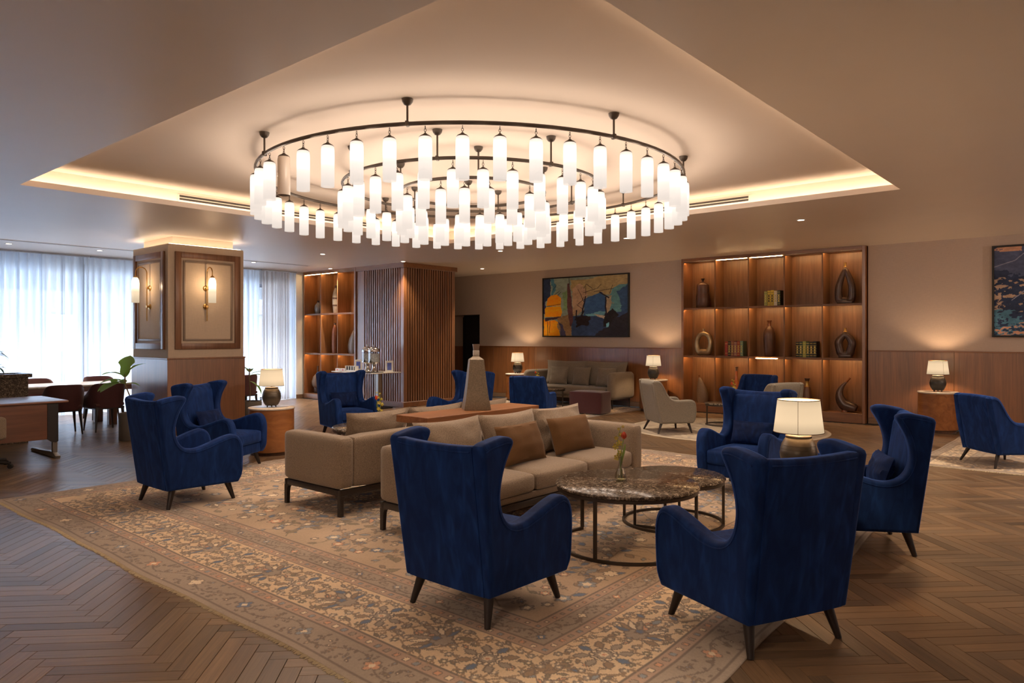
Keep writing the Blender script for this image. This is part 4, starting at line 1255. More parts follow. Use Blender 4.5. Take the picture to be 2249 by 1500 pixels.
# ================================================================== coffee tables
def coffee_table(label, R, H, loc, rz, nlegs=4, group='round marble coffee tables', thick=0.028, gap=None):
    t = thing('coffee_table', label, 'table', loc, rz, group)
    bm = NB(); lathe(bm, [(R - 0.012, H - thick), (R, H - thick + 0.008), (R + 0.002, H - thick * 0.5), (R - 0.003, H - 0.005), (R - 0.012, H)], 72); finish(bm, 'marble_top', M['marble_dark'], t, ang=50)
    bm = NB(); flatring(bm, (0, 0, H - thick - 0.0245), R - 0.02, 0.022, 0.024, 72); finish(bm, 'top_ring', M['bronze'], t, ang=30)
    if gap is None:
        bm = NB(); flatring(bm, (0, 0, 0), R - 0.02, 0.022, 0.02, 72)
    else:                        # the foot ring is open on one side so that the smaller table slides in
        bm = NB(); a0, a1 = gap
        n = 60; rows = []
        for k in range(n + 1):
            a = a0 + (a1 - a0) * k / n
            rows.append([bm.verts.new((rr * math.cos(a), rr * math.sin(a), zz)) for rr, zz in ((R - 0.031, 0), (R - 0.009, 0), (R - 0.009, 0.02), (R - 0.031, 0.02))])
        for A, B in zip(rows[:-1], rows[1:]):
            for i in range(4): bm.faces.new((A[i], B[i], B[(i + 1) % 4], A[(i + 1) % 4]))
        bm.faces.new(rows[0]); bm.faces.new(list(reversed(rows[-1])))
        bmesh.ops.recalc_face_normals(bm, faces=bm.faces)
    finish(bm, 'foot_ring', M['bronze'], t, ang=30)
    angs = [2 * PI * k / nlegs for k in range(nlegs)] if gap is None else [gap[0] + 0.01, gap[0] + (gap[1] - gap[0]) * 0.36, gap[0] + (gap[1] - gap[0]) * 0.68, gap[1] - 0.01]
    for a in angs:
        bm = NB(); box(bm, -0.011, 0.011, -0.011, 0.011, 0.0205, H - thick - 0.0248)
        finish(bm, 'leg', M['bronze'], t, smooth=False, loc=((R - 0.02) * math.cos(a), (R - 0.02) * math.sin(a), 0), rot=(0, 0, a))
    return t
coffee_table('larger of the two nested round dark marble tables, a bud vase on it', 0.545, 0.480, (4.76, 2.93, RZ), 0, gap=(math.radians(75), math.radians(385)))
coffee_table('smaller lower dark marble table nested under the larger one', 0.44, 0.405, (5.60, 2.99, RZ), math.radians(20))
coffee_table('round dark marble table hidden behind the far beige sofa', 0.545, 0.480, (5.72, 7.15, RZ), 0.4)
coffee_table('round dark marble table before the wall sofa, beside the low blue armchair', 0.46, 0.46, (12.50, 9.80, RZ), 0.2)
coffee_table('small round dark marble side table beside the grey armchair', 0.30, 0.40, (12.33, 5.60, RZ), 0.3, 3)

# ================================================================== drum tables and lamps
def drum(label, loc, H=0.635, first=[None]):
    if first[0] is None:
        t = thing('drum_table', label, 'table', loc, 0, 'round wooden drum tables with pale tops')
        bm = NB(); prof = [(0.288, 0.045)]
        n = 26
        for k in range(n):
            z0 = 0.045 + (H - 0.07) * k / n; z1 = 0.045 + (H - 0.07) * (k + 1) / n
            prof += [(0.2970, z0 + 0.0015), (0.2970, z1 - 0.0015), (0.2958, z1)]
        lathe(bm, prof, 56); finish(bm, 'ribbed_drum', M['drum'], t, ang=18)
        bm = NB(); lathe(bm, [(0.272, 0.0), (0.272, 0.0445)], 40); finish(bm, 'plinth', M['walnut_dark'], t)
        bm = NB(); lathe(bm, [(0.302, H - 0.0245), (0.307, H - 0.020), (0.307, H - 0.005), (0.302, H)], 56); finish(bm, 'marble_top', M['marble_white'], t, ang=50)
        first[0] = t
        return t
    return copy_thing(first[0], loc, random.random() * 6, label)
DR = [(5.33, 8.93, 'wooden drum table right of the column, lamp on top', 'lit lamp with a bronze pot base, right of the column', 'lamp_pot'),
      (13.80, 7.83, 'wooden drum table between the wall sofa and the long shelf', 'lit lamp between the wall sofa and the long shelf', 'lamp_pot_grey'),
      (13.80, 11.68, 'wooden drum table at the left end of the wall sofa', 'lit lamp at the left end of the wall sofa', 'lamp_pot_grey'),
      (13.86, 2.46, 'wooden drum table at the right by the wainscot, near the edge', 'lit lamp with a seamed shade at the right by the wainscot', 'lamp_pot_grey'),
      (5.12, 1.76, 'wooden drum table hidden between the two right-hand wing chairs', 'largest looking lit lamp, right of centre between the near wing chairs', 'lamp_pot')]
def lamp(label, loc, potmat, rz, first=[None]):
    if first[0] is None:
        t = thing('table_lamp', label, 'lamp', loc, rz, 'lit table lamps with linen shades')
        bm = NB()
        prof = [(0.075, 0.022), (0.090, 0.035), (0.108, 0.070), (0.122, 0.115), (0.125, 0.145), (0.120, 0.170), (0.1185, 0.173), (0.1205, 0.176), (0.114, 0.196), (0.1125, 0.199), (0.114, 0.202), (0.102, 0.226), (0.090, 0.246), (0.085, 0.250), (0.087, 0.254), (0.087, 0.266), (0.080, 0.272)]
        lathe(bm, prof, 40); finish(bm, 'pot_base', M[potmat], t, ang=40)
        for k in range(3):
            a = 2 * PI * k / 3 + 0.5
            bm = NB(); cone(bm, (0.06 * math.cos(a), 0.06 * math.sin(a), 0.026), (0.066 * math.cos(a), 0.066 * math.sin(a), 0.0), 0.010, 0.008, 8); finish(bm, 'foot', M['blackmetal'], t)
        bm = NB(); cone(bm, (0, 0, 0.272), (0, 0, 0.302), 0.012, 0.012, 10); lathe(bm, [(0.018, 0.302), (0.020, 0.310), (0.020, 0.350), (0.014, 0.356)], 12); finish(bm, 'lamp_holder', M['steel'], t)
        bm = NB(); lathe(bm, [(0.166, 0.292), (0.153, 0.40), (0.140, 0.515)], 40, cap=False)
        sh = finish(bm, 'lamp_shade', M['shade'], t)
        for zr_, rr_ in ((0.5155, 0.1402), (0.2915, 0.1662)):
            bm = NB(); ring(bm, (0, 0, zr_), rr_, 0.0028, 40, 6); finish(bm, 'shade_rim', M['brown_pillow'], sh)
        bm = NB(); tube(bm, [(0.1665, 0.0, 0.292), (0.1535, 0.0, 0.40), (0.1405, 0.0, 0.515)], 0.0016, 5); finish(bm, 'shade_seam', M['beige'], sh)
        first[0] = t
    else:
        t = copy_thing(first[0], loc, rz, label)
        for c in t.children:
            if c.name.startswith('pot_base') and potmat != 'lamp_pot': c.data = c.data.copy(); c.data.materials[0] = M[potmat]
    light('bulb', 'POINT', P_LAMP, WARM, (0, 0, 0.41), t, shadow_soft_size=0.03)
    return t
for k, (x, y, l1, l2, pm) in enumerate(DR):
    h = 0.0 if k != 4 else RZ
    d_ = drum(l1, (x, y, h)); fz = 1.06 if k in (1, 2, 3) else 1.0; d_.scale = (1, 1, fz); lamp(l2, (x, y, h + 0.636 * fz), pm, [2.6, 3.6, 3.4, 3.85, 3.45][k])

# ================================================================== pouf
bm = NB(); puffbox(bm, -0.24, 0.24, -0.37, 0.37, 0.012, 0.46, 0.03, 8, (0.008, 0.008, 0.012))
o = finish(bm, 'pouf', M['burgundy']); o.location = (12.37, 8.50, RZ); o.rotation_euler = (0, 0, 0.12)
tag(o, 'burgundy velvet box pouf in front of the wall sofa', 'pouf')

# ================================================================== bud vases with flowers
M['tulip'] = plain('tulip_red', (0.62, 0.075, 0.025), 0.45, noise=0.25, nscale=40)
M['yellow'] = plain('orchid_yellow', (0.60, 0.46, 0.06), 0.5, noise=0.25, nscale=40)
M['greenstem'] = plain('fresh_green_stem', (0.22, 0.32, 0.06), 0.5)
M['water'] = thin_glass('water', (0.86, 0.84, 0.66), 0.1)
def bud(loc, rz, where, first={}):
    if not first:
        t = thing('bud_vase', 'clear glass bud vase ' + where, 'vase', loc, rz, 'clear bud vases')
        bm = NB(); lathe(bm, [(0.030, 0.0), (0.043, 0.006), (0.046, 0.022), (0.038, 0.055), (0.024, 0.09), (0.0165, 0.12), (0.0165, 0.16), (0.021, 0.188)], 20, cap=False)
        bm.faces.new([v for v in bm.verts][:20][::-1]); finish(bm, 'glass', M['vase_glass'], t)
        bm = NB(); lathe(bm, [(0.028, 0.003), (0.040, 0.009), (0.043, 0.022), (0.035, 0.055), (0.026, 0.075)], 16); finish(bm, 'water', M['water'], t)
        u = thing('tulip', 'red tulip in the bud vase ' + where, 'flower', loc, rz, 'red tulips')
        bm = NB(); tube(bm, catmull([(0.01, 0, 0.015), (0.002, 0, 0.10), (0.004, 0, 0.20), (0.022, 0.004, 0.30), (0.028, 0.004, 0.325)], 3), 0.0032, 6); finish(bm, 'stalk', M['greenstem'], u)
        for k in range(6):
            a = 2 * PI * k / 6
            bm = NB(); s = 0.93 if k % 2 else 1.0
            rows = []
            for (q, wd, rr) in ((0, 0.006, 0.004), (0.25, 0.017, 0.0155), (0.55, 0.017, 0.017), (0.85, 0.010, 0.012), (1.0, 0.001, 0.006)):
                rows.append([bm.verts.new((0.028 + s * (rr * (1 - 0.2 * abs(m)) * math.cos(a) - wd * m * math.sin(a)), 0.004 + s * (rr * (1 - 0.2 * abs(m)) * math.sin(a) + wd * m * math.cos(a)), 0.318 + q * 0.056)) for m in (-1, 0, 1)])
            for A, B in zip(rows[:-1], rows[1:]):
                for i in range(2): bm.faces.new((A[i], A[i + 1], B[i + 1], B[i]))
            finish(bm, 'petal', M['tulip'], u)
        bm = NB()
        P = catmull([(0.002, -0.002, 0.10), (0.012, -0.008, 0.17), (0.026, -0.014, 0.235), (0.034, -0.016, 0.28)], 3)
        for i in range(len(P) - 1):
            w0 = 0.012 * math.sin(PI * (i + 0.3) / (len(P) + 0.2)); w1 = 0.012 * math.sin(PI * (i + 1.3) / (len(P) + 0.2))
            a, b = Vector(P[i]), Vector(P[i + 1])
            vs = [bm.verts.new(a + Vector((0.7, -0.7, 0)) * w0), bm.verts.new(a + Vector((0, 0, 0.002))), bm.verts.new(a + Vector((-0.7, 0.7, 0)) * w0), bm.verts.new(b + Vector((-0.7, 0.7, 0)) * w1), bm.verts.new(b + Vector((0, 0, 0.002))), bm.verts.new(b + Vector((0.7, -0.7, 0)) * w1)]
            bm.faces.new((vs[0], vs[1], vs[4], vs[5])); bm.faces.new((vs[1], vs[2], vs[3], vs[4]))
        finish(bm, 'leaf', M['greenstem'], u)
        w = thing('orchid_spray', 'yellow orchid spray in the bud vase ' + where, 'flower', loc, rz, 'yellow orchid sprays')
        P = catmull([(-0.008, 0, 0.015), (-0.004, 0.003, 0.12), (-0.022, 0.004, 0.24), (-0.018, 0.006, 0.33), (0.006, 0.008, 0.415)], 4)
        bm = NB(); tube(bm, P, 0.0024, 6); finish(bm, 'stalk', M['greenstem'], w)
        for k, (i, sd) in enumerate(((6, -1), (7, 1), (9, -1), (10, 1), (12, -1), (13, 1), (15, -1), (16, 1))):
            c = Vector(P[min(i, len(P) - 1)]) + Vector((sd * 0.016, 0.004 * sd, -0.004))
            size = 0.029 if k < 4 else (0.020 if k < 6 else 0.014)
            bm = NB()
            n = 5
            for q in range(n):
                a = 2 * PI * q / n + k
                d1 = Vector((math.cos(a), 0.35 * sd, math.sin(a))).normalized(); d2 = d1.cross(Vector((0, 1, 0))).normalized()
                v = [bm.verts.new(c + d1 * size * 0.1), bm.verts.new(c + d1 * size * 0.6 + d2 * size * 0.34), bm.verts.new(c + d1 * size), bm.verts.new(c + d1 * size * 0.6 - d2 * size * 0.34)]
                bm.faces.new(v)
            bmesh.ops.create_icosphere(bm, subdivisions=1, radius=size * 0.26, matrix=Matrix.Translation(c))
            finish(bm, 'blossom', M['yellow'], w)
        first['v'] = (t, u, w)
    else:
        for r, nm, lab in zip(first['v'], ('clear glass bud vase ', 'red tulip in the bud vase ', 'yellow orchid spray in the bud vase '), 'abc'):
            copy_thing(r, loc, rz, nm + where)
bud((4.78, 3.00, RZ + 0.481), math.radians(-49), 'on the nested marble tables in front')
bud((5.76, 7.16, RZ + 0.481), math.radians(130), 'on the hidden table behind the far sofa')
bud((12.30, 9.86, RZ + 0.461), math.radians(130), 'on the table before the wall sofa')
bud((12.45, 5.44, RZ + 0.401), math.radians(130), 'on the side table by the long shelf')
# ================================================================== built-in shelves
def shelf_unit(name, label, ox, y0, y1, ncol, zb, z1, z2, zt, depth, fr=0.05, over=0.0):
    """front at x=ox facing -X, columns along Y"""
    t = thing(name, label, 'shelf', (ox, (y0 + y1) / 2, 0))
    h = (y1 - y0) / 2; m = M['shelfwood']; mh = M['shelfwood_h']
    for s in (-1, 1):
        bm = NB(); a, b = (h - fr, h) if s > 0 else (-h, -h + fr)
        box(bm, -over, depth, a, b, 0.0005, ZC - 0.001, 0.003, 1); finish(bm, 'side_panel', M['walnut'], t, smooth=False)
    bm = NB(); box(bm, -over + 0.004, depth, -h + fr, h - fr, 0.001, zb, 0.003, 1); finish(bm, 'plinth', M['walnut_h'], t, smooth=False)
    bm = NB(); box(bm, -over + 0.004, depth, -h + fr, h - fr, zt, ZC - 0.001, 0.003, 1); finish(bm, 'top_rail', M['walnut_h'], t, smooth=False)
    wc = (2 * h - 2 * fr - (ncol - 1) * 0.025) / ncol
    cells = []
    for k in range(ncol):
        a = h - fr - k * (wc + 0.025); b = a - wc
        cells.append((a, b))
        bm = NB(); box(bm, depth - 0.02, depth, b, a, zb + 0.0005, zt - 0.0005); finish(bm, 'back_panel', m, t, smooth=False)
        if k < ncol - 1:
            bm = NB(); box(bm, 0.0, depth, b - 0.025, b, zb + 0.0005, zt - 0.0005, 0.002, 1); finish(bm, 'divider', m, t, smooth=False)
        for z in (z1, z2):
            bm = NB(); box(bm, 0.002, depth - 0.0205, b + 0.0003, a - 0.0003, z - 0.022, z, 0.002, 1); box(bm, 0.002, 0.014, b + 0.0003, a - 0.0003, z - 0.040, z - 0.0222)
            finish(bm, 'shelf_board', mh, t, smooth=False)
        bare_top = (k in (1, 2)) if ncol == 5 else (k < 2)
        if not bare_top:
            bm = NB(); box(bm, 0.002, 0.014, b + 0.0003, a - 0.0003, zt - 0.018, zt - 0.0005); finish(bm, 'light_pelmet', mh, t, smooth=False)
        for z in (z1 - 0.022, z2 - 0.022, zt):
            bm = NB(); box(bm, 0.020, 0.030, b + 0.03, a - 0.012, z - 0.007, z - 0.0005); finish(bm, 'led_strip', M['shelf_led'], t, smooth=False)
    if ncol == 5:       # one strip hangs below its board
        a, b = cells[2]
        bm = NB(); box(bm, -0.004, 0.0015, b + 0.12, a - 0.14, z1 - 0.0395, z1 - 0.029); finish(bm, 'led_strip', M['shelf_led'], t, smooth=False)
    return [((a + b) / 2 + (y0 + y1) / 2, a + (y0 + y1) / 2, b + (y0 + y1) / 2) for a, b in cells]
M['shelfwood_h'] = wood('shelf_walnut_lying', (0.13, 0.052, 0.02), (0.25, 0.11, 0.045), 'Y', 0.4)
RC = shelf_unit('display_shelf', 'long lit walnut display shelf with fifteen niches', 14.20, 3.68, 7.36, 5, 0.18, 1.195, 2.215, 3.20, 0.42, over=0.03)
LC = shelf_unit('display_shelf', 'small lit walnut display shelf with nine niches beside the curtains', 10.68, 14.135, 16.335, 3, 0.13, 1.175, 2.185, 3.19, 0.40, over=0.02)
RX, LX_ = 14.38, 10.93
Z0, Z1, Z2 = 0.181, 1.196, 2.216

# ------------------------------------------------------------------ vases
def vmat(n, c, r=0.35, metal=0.15, noise=0.45, sc=14, bump=0.2): M[n] = plain(n, c, r, metal, noise=noise, nscale=sc, bump=bump)
vmat('ivory_glaze', (0.26, 0.21, 0.16)); vmat('raku_brown', (0.12, 0.055, 0.03)); vmat('gold_glaze', (0.40, 0.29, 0.16), 0.28, 0.6); vmat('dark_glaze', (0.075, 0.042, 0.030), 0.28)
vmat('copper_glaze', (0.22, 0.08, 0.035), 0.25, 0.3); vmat('grey_glaze', (0.22, 0.19, 0.16), 0.35); vmat('speckled_glaze', (0.20, 0.13, 0.08), 0.5, 0.1, 0.8, 120, 0.6)
vmat('gilt', (0.55, 0.34, 0.10), 0.3, 0.9, 0.2); vmat('orange_glaze', (0.32, 0.09, 0.03), 0.25)

def vase(name, label, loc, parts, rz=0.0):
    t = thing(name, label, 'vase', loc, rz)
    for nm, mat, fn in parts:
        bm = NB(); fn(bm); bmesh.ops.recalc_face_normals(bm, faces=bm.faces); finish(bm, nm, M[mat], t, ang=60)
    return t
def L_(prof, sx=1.0, sy=1.0, seg=24, lean=None):
    def f(bm):
        vs = lathe(bm, prof, seg)
        for v in vs:
            z = v.co.z
            v.co.x *= sx; v.co.y *= sy
            if lean: v.co.y += lean(z)
    return f
def LOOP(path, rads, sx=0.8, seg=12):
    def f(bm):
        P = catmull([(0.0, y, z) for y, z in path], 5, closed=True)
        Rr = [r[0] for r in catmull([(r,) for r in rads], 5, closed=True)]
        vs = tube(bm, P, 0, seg, closed=True, rads=Rr)
        for v in vs:
            v.co.x *= sx
            if v.co.z < 0: v.co.z = 0
    return f
c = [q[0] for q in RC]
vase('ceramic_vase', 'brown two lobed ceramic vase in the top left niche of the long shelf', (RX, c[0], Z2),
     [('body', 'raku_brown', L_([(0.13, 0), (0.150, 0.03), (0.158, 0.16), (0.145, 0.27), (0.135, 0.30), (0.140, 0.36), (0.138, 0.47), (0.130, 0.50), (0.06, 0.535), (0.03, 0.55)], 0.7)),
      ('spout', 'dark_glaze', L_([(0.024, 0.551), (0.020, 0.575), (0.034, 0.61), (0.042, 0.625)]))])
vase('arch_vase', 'tall pointed arch vase with a tall opening, top right niche of the long shelf', (RX, c[4], Z2),
     [('arch', 'dark_glaze', LOOP([(-0.095, 0.08), (0, 0.065), (0.095, 0.08), (0.122, 0.20), (0.108, 0.36), (0.055, 0.53), (0.0, 0.645), (-0.055, 0.53), (-0.108, 0.36), (-0.122, 0.20)], [0.078, 0.062, 0.078, 0.070, 0.064, 0.052, 0.038, 0.052, 0.064, 0.070], 0.8)),
      ('foot', 'dark_glaze', lambda bm: box(bm, -0.06, 0.06, -0.14, 0.14, 0.0, 0.06, 0.015, 2)),
      ('neck', 'gilt', L_([(0.032, 0.695), (0.022, 0.72), (0.020, 0.75), (0.028, 0.775)]))])
vase('ring_vase', 'golden oval ring vase with an open centre on the middle row', (RX, c[0] - 0.02, Z1),
     [('ring', 'gold_glaze', LOOP([(-0.10, 0.075), (0, 0.072), (0.10, 0.075), (0.150, 0.18), (0.155, 0.30), (0.10, 0.42), (0, 0.465), (-0.10, 0.42), (-0.155, 0.30), (-0.150, 0.18)], [0.072, 0.070, 0.072, 0.058, 0.052, 0.05, 0.05, 0.05, 0.052, 0.058], 0.9)),
      ('neck', 'gold_glaze', L_([(0.035, 0.505), (0.022, 0.525), (0.020, 0.55), (0.028, 0.57)]))])
vase('bottle_vase', 'tall slim brown bottle vase in the centre niche of the long shelf', (RX, c[2] + 0.0, Z1),
     [('body', 'raku_brown', L_([(0.085, 0), (0.098, 0.02), (0.108, 0.16), (0.118, 0.34), (0.115, 0.46), (0.095, 0.55), (0.050, 0.60), (0.034, 0.62)])),
      ('neck', 'copper_glaze', L_([(0.034, 0.6205), (0.030, 0.66), (0.036, 0.70), (0.050, 0.725)]))])
vase('arch_vase', 'squat dark arch vase with a leaf shaped opening, middle right niche', (RX, c[4], Z1),
     [('arch', 'dark_glaze', LOOP([(-0.072, 0.09), (0, 0.07), (0.072, 0.09), (0.108, 0.20), (0.118, 0.29), (0.075, 0.37), (0.0, 0.435), (-0.075, 0.37), (-0.118, 0.29), (-0.108, 0.20)], [0.078, 0.062, 0.078, 0.074, 0.074, 0.062, 0.050, 0.062, 0.074, 0.074], 0.75)),
      ('foot', 'dark_glaze', lambda bm: box(bm, -0.055, 0.055, -0.115, 0.115, 0.0, 0.07, 0.015, 2)),
      ('neck', 'gilt', L_([(0.040, 0.49), (0.022, 0.515), (0.020, 0.545), (0.026, 0.565)]))])
vase('leaf_vase', 'speckled leaf shaped vase in the bottom left niche of the long shelf', (RX, c[0], Z0),
     [('body', 'speckled_glaze', L_([(0.105, 0), (0.125, 0.05), (0.128, 0.18), (0.105, 0.32), (0.062, 0.45), (0.028, 0.52), (0.016, 0.54)], 0.6, 1.0, 24, lambda z: 0.16 * (z / 0.55) ** 2 * 0.5)),
      ('tip', 'copper_glaze', L_([(0.016, 0.5405), (0.012, 0.56), (0.018, 0.585)], 1, 1, 12, lambda z: 0.085))])
vase('long_neck_vase', 'orange glazed vase with a long thin neck, second niche of the bottom row', (RX, c[1] - 0.03, Z0),
     [('body', 'orange_glaze', L_([(0.075, 0), (0.10, 0.04), (0.115, 0.20), (0.10, 0.36), (0.06, 0.46), (0.034, 0.52), (0.026, 0.62), (0.024, 0.70)])),
      ('rim', 'dark_glaze', L_([(0.024, 0.7005), (0.026, 0.76), (0.034, 0.79)]))])
vase('ornate_vase', 'ornate gilt banded bottle vase, fourth niche of the bottom row', (RX, c[3] - 0.02, Z0),
     [('body', 'raku_brown', L_([(0.105, 0), (0.115, 0.02), (0.095, 0.16), (0.075, 0.30), (0.060, 0.42), (0.050, 0.44)])),
      ('band', 'gilt', L_([(0.113, 0.10), (0.116, 0.13), (0.102, 0.19), (0.098, 0.20)])),
      ('neck', 'gilt', L_([(0.050, 0.4405), (0.036, 0.47), (0.034, 0.53), (0.040, 0.55)])),
      ('rim', 'dark_glaze', L_([(0.038, 0.5505), (0.044, 0.58), (0.056, 0.605)]))])
def horn(bm):
    P = catmull([(0.0, -0.19, 0.05), (0.0, -0.10, 0.085), (0.0, 0.02, 0.13), (0.0, 0.09, 0.24), (0.0, 0.10, 0.36), (0.0, 0.05, 0.48), (0.0, -0.02, 0.56)], 5)
    n = len(P); R = [0.02 + 0.085 * math.sin(PI * min(1, (0.12 + 0.9 * (i / (n - 1))) ** 0.6)) ** 1.1 for i in range(n)]
    R = [max(0.02, r) for r in R]
    vs = tube(bm, P, 0, 14, rads=R)
    for v in vs:
        v.co.x *= 0.8
        v.co.z = max(v.co.z, 0.014)
def hornfoot(bm): lathe(bm, [(0.07, 0.0), (0.065, 0.03), (0.05, 0.05)], 18)
vase('horn_vase', 'curved horn shaped vase in the bottom right niche of the long shelf', (RX, c[4], Z0),
     [('body', 'dark_glaze', horn), ('foot', 'copper_glaze', hornfoot),
      ('tip', 'copper_glaze', lambda bm: tube(bm, [(0, -0.021, 0.561), (0, -0.055, 0.60), (0, -0.085, 0.64)], 0.017, 10, rads=[0.018, 0.016, 0.020]))])
c2 = [q[0] for q in LC]
vase('grey_vase', 'small grey jug vase in the top left niche of the small shelf', (LX_, 16.06, 2.186),
     [('body', 'grey_glaze', L_([(0.07, 0), (0.10, 0.03), (0.125, 0.14), (0.10, 0.23), (0.05, 0.28), (0.03, 0.295)], 0.7)), ('neck', 'dark_glaze', L_([(0.030, 0.2955), (0.026, 0.32), (0.036, 0.345)]))])
vase('ribbed_vase', 'tall banded ivory vase in the top middle niche of the small shelf', (LX_, 15.30, 2.186),
     [('body', 'ivory_glaze', L_([(0.055, 0), (0.065, 0.03), (0.085, 0.25), (0.085, 0.42), (0.062, 0.55), (0.036, 0.62), (0.026, 0.64)])),
      ('band', 'dark_glaze', L_([(0.0785, 0.18), (0.083, 0.20), (0.0845, 0.22), (0.081, 0.225)])), ('band', 'dark_glaze', L_([(0.0860, 0.36), (0.0875, 0.38), (0.0868, 0.40), (0.084, 0.405)])),
      ('neck', 'dark_glaze', L_([(0.030, 0.6405), (0.022, 0.67), (0.032, 0.70)]))])
vase('curved_vase', 'tall curved brown vase in the centre niche of the small shelf', (LX_, 15.34, 1.176),
     [('body', 'copper_glaze', L_([(0.075, 0), (0.08, 0.03), (0.088, 0.20), (0.088, 0.42), (0.074, 0.60), (0.045, 0.69), (0.028, 0.715)], 0.8, 1.0, 24, lambda z: 0.04 * math.sin(z * 3.2) - 0.06 * z)),
      ('neck', 'dark_glaze', L_([(0.028, 0.7155), (0.024, 0.74), (0.036, 0.77)], 1, 1, 14, lambda z: -0.01))])
vase('leaf_vase', 'grey leaf shaped vase in the middle right niche of the small shelf', (LX_, 14.63, 1.176),
     [('body', 'grey_glaze', L_([(0.10, 0), (0.125, 0.05), (0.145, 0.20), (0.12, 0.36), (0.07, 0.48), (0.03, 0.55), (0.012, 0.58)], 0.55, 1.0, 24, lambda z: -0.08 * (z / 0.58) ** 2))])
vase('patterned_vase', 'round patterned vase in the bottom left niche of the small shelf', (LX_, 16.08, 0.131),
     [('body', 'speckled_glaze', L_([(0.10, 0.14), (0.145, 0.20), (0.155, 0.30), (0.12, 0.42), (0.06, 0.49), (0.03, 0.51)])), ('foot', 'dark_glaze', L_([(0.085, 0.0), (0.10, 0.03), (0.10, 0.1395)])),
      ('neck', 'dark_glaze', L_([(0.028, 0.5105), (0.020, 0.58), (0.020, 0.66), (0.028, 0.70)]))])

# ------------------------------------------------------------------ books
BC = {'yellow': (0.72, 0.52, 0.05), 'olive': (0.30, 0.32, 0.07), 'white': (0.70, 0.62, 0.52), 'green': (0.035, 0.06, 0.035), 'red': (0.36, 0.045, 0.025), 'dark': (0.03, 0.02, 0.018),
      'brick': (0.26, 0.09, 0.05), 'pink': (0.32, 0.12, 0.11), 'mint': (0.16, 0.27, 0.18), 'black': (0.016, 0.015, 0.013)}
for k, v in BC.items(): M['book_' + k] = plain('book_cloth_' + k, v, 0.5, noise=0.15, nscale=60)
M['book_gold'] = plain('gold_tooling', (0.62, 0.46, 0.12), 0.35, 0.6)
M['pages'] = plain('page_block', (0.60, 0.54, 0.42), 0.8)
def book_row(yc, z, specs, group, where):
    n = len(specs); w = 0.066
    y = yc + n * w / 2
    for k, (colr, band) in enumerate(specs):
        hh = 0.295 + 0.008 * ((k * 7) % 3)
        t = thing('book', 'book %s of %s' % (('first from the left', 'second from the left', 'third from the left', 'fourth from the left', 'fifth from the left', 'last on the right')[k if k < n - 1 else 5], where) if False else
                  '%s spined upright book, %s in the row %s' % (colr, ['leftmost', 'second from left', 'third from left', 'fourth from left', 'fifth from left'][k] if k < n - 1 else 'rightmost', where), 'book', (RX - 0.06, y - w / 2, z), 0, group)
        bm = NB(); a = w / 2 - 0.0012
        prof = [(-0.0, -a), (-0.006, -a * 0.6), (-0.008, 0), (-0.006, a * 0.6), (0.0, a), (0.19, a), (0.19, a - 0.004), (0.004, a - 0.004), (0.004, -a + 0.004), (0.19, -a + 0.004), (0.19, -a)]
        prism(bm, prof[::-1], lambda u, v, q: (u, v, q), hh); finish(bm, 'cover', M['book_' + colr], t, smooth=False)
        bm = NB(); box(bm, 0.0045, 0.184, -a + 0.0045, a - 0.0045, 0.004, hh - 0.006); finish(bm, 'page_block', M['pages'], t, smooth=False)
        bm = NB()
        for zz in ((0.03, 0.07, 0.12, 0.17, 0.22, 0.265) if band else (0.05, 0.25)):
            box(bm, -0.0095, -0.0005, -a * 0.8, a * 0.8, zz, zz + 0.008)
        if band: box(bm, -0.0092, -0.0005, -a * 0.45, a * 0.45, 0.135, 0.160); box(bm, -0.0092, -0.0005, -a * 0.45, a * 0.45, 0.085, 0.110); box(bm, -0.0092, -0.0005, -a * 0.45, a * 0.45, 0.185, 0.210)
        finish(bm, 'spine_tooling', M['book_gold'] if colr not in ('yellow',) else M['book_dark'], t, smooth=False)
        y -= w
book_row(c[2] - 0.08, Z2, [('olive', 1), ('yellow', 1), ('yellow', 1), ('white', 1), ('green', 1)], 'books on the top row of the long shelf', 'of yellow books')
book_row(c[1] + 0.0, Z1, [('red', 0), ('dark', 1), ('brick', 1), ('pink', 1), ('red', 1), ('mint', 1)], 'reddish books on the long shelf', 'of reddish books')
book_row(c[3] - 0.02, Z1, [('black', 1), ('green', 1), ('olive', 1), ('green', 1), ('dark', 1), ('black', 1)], 'dark green books on the long shelf', 'of dark green books')

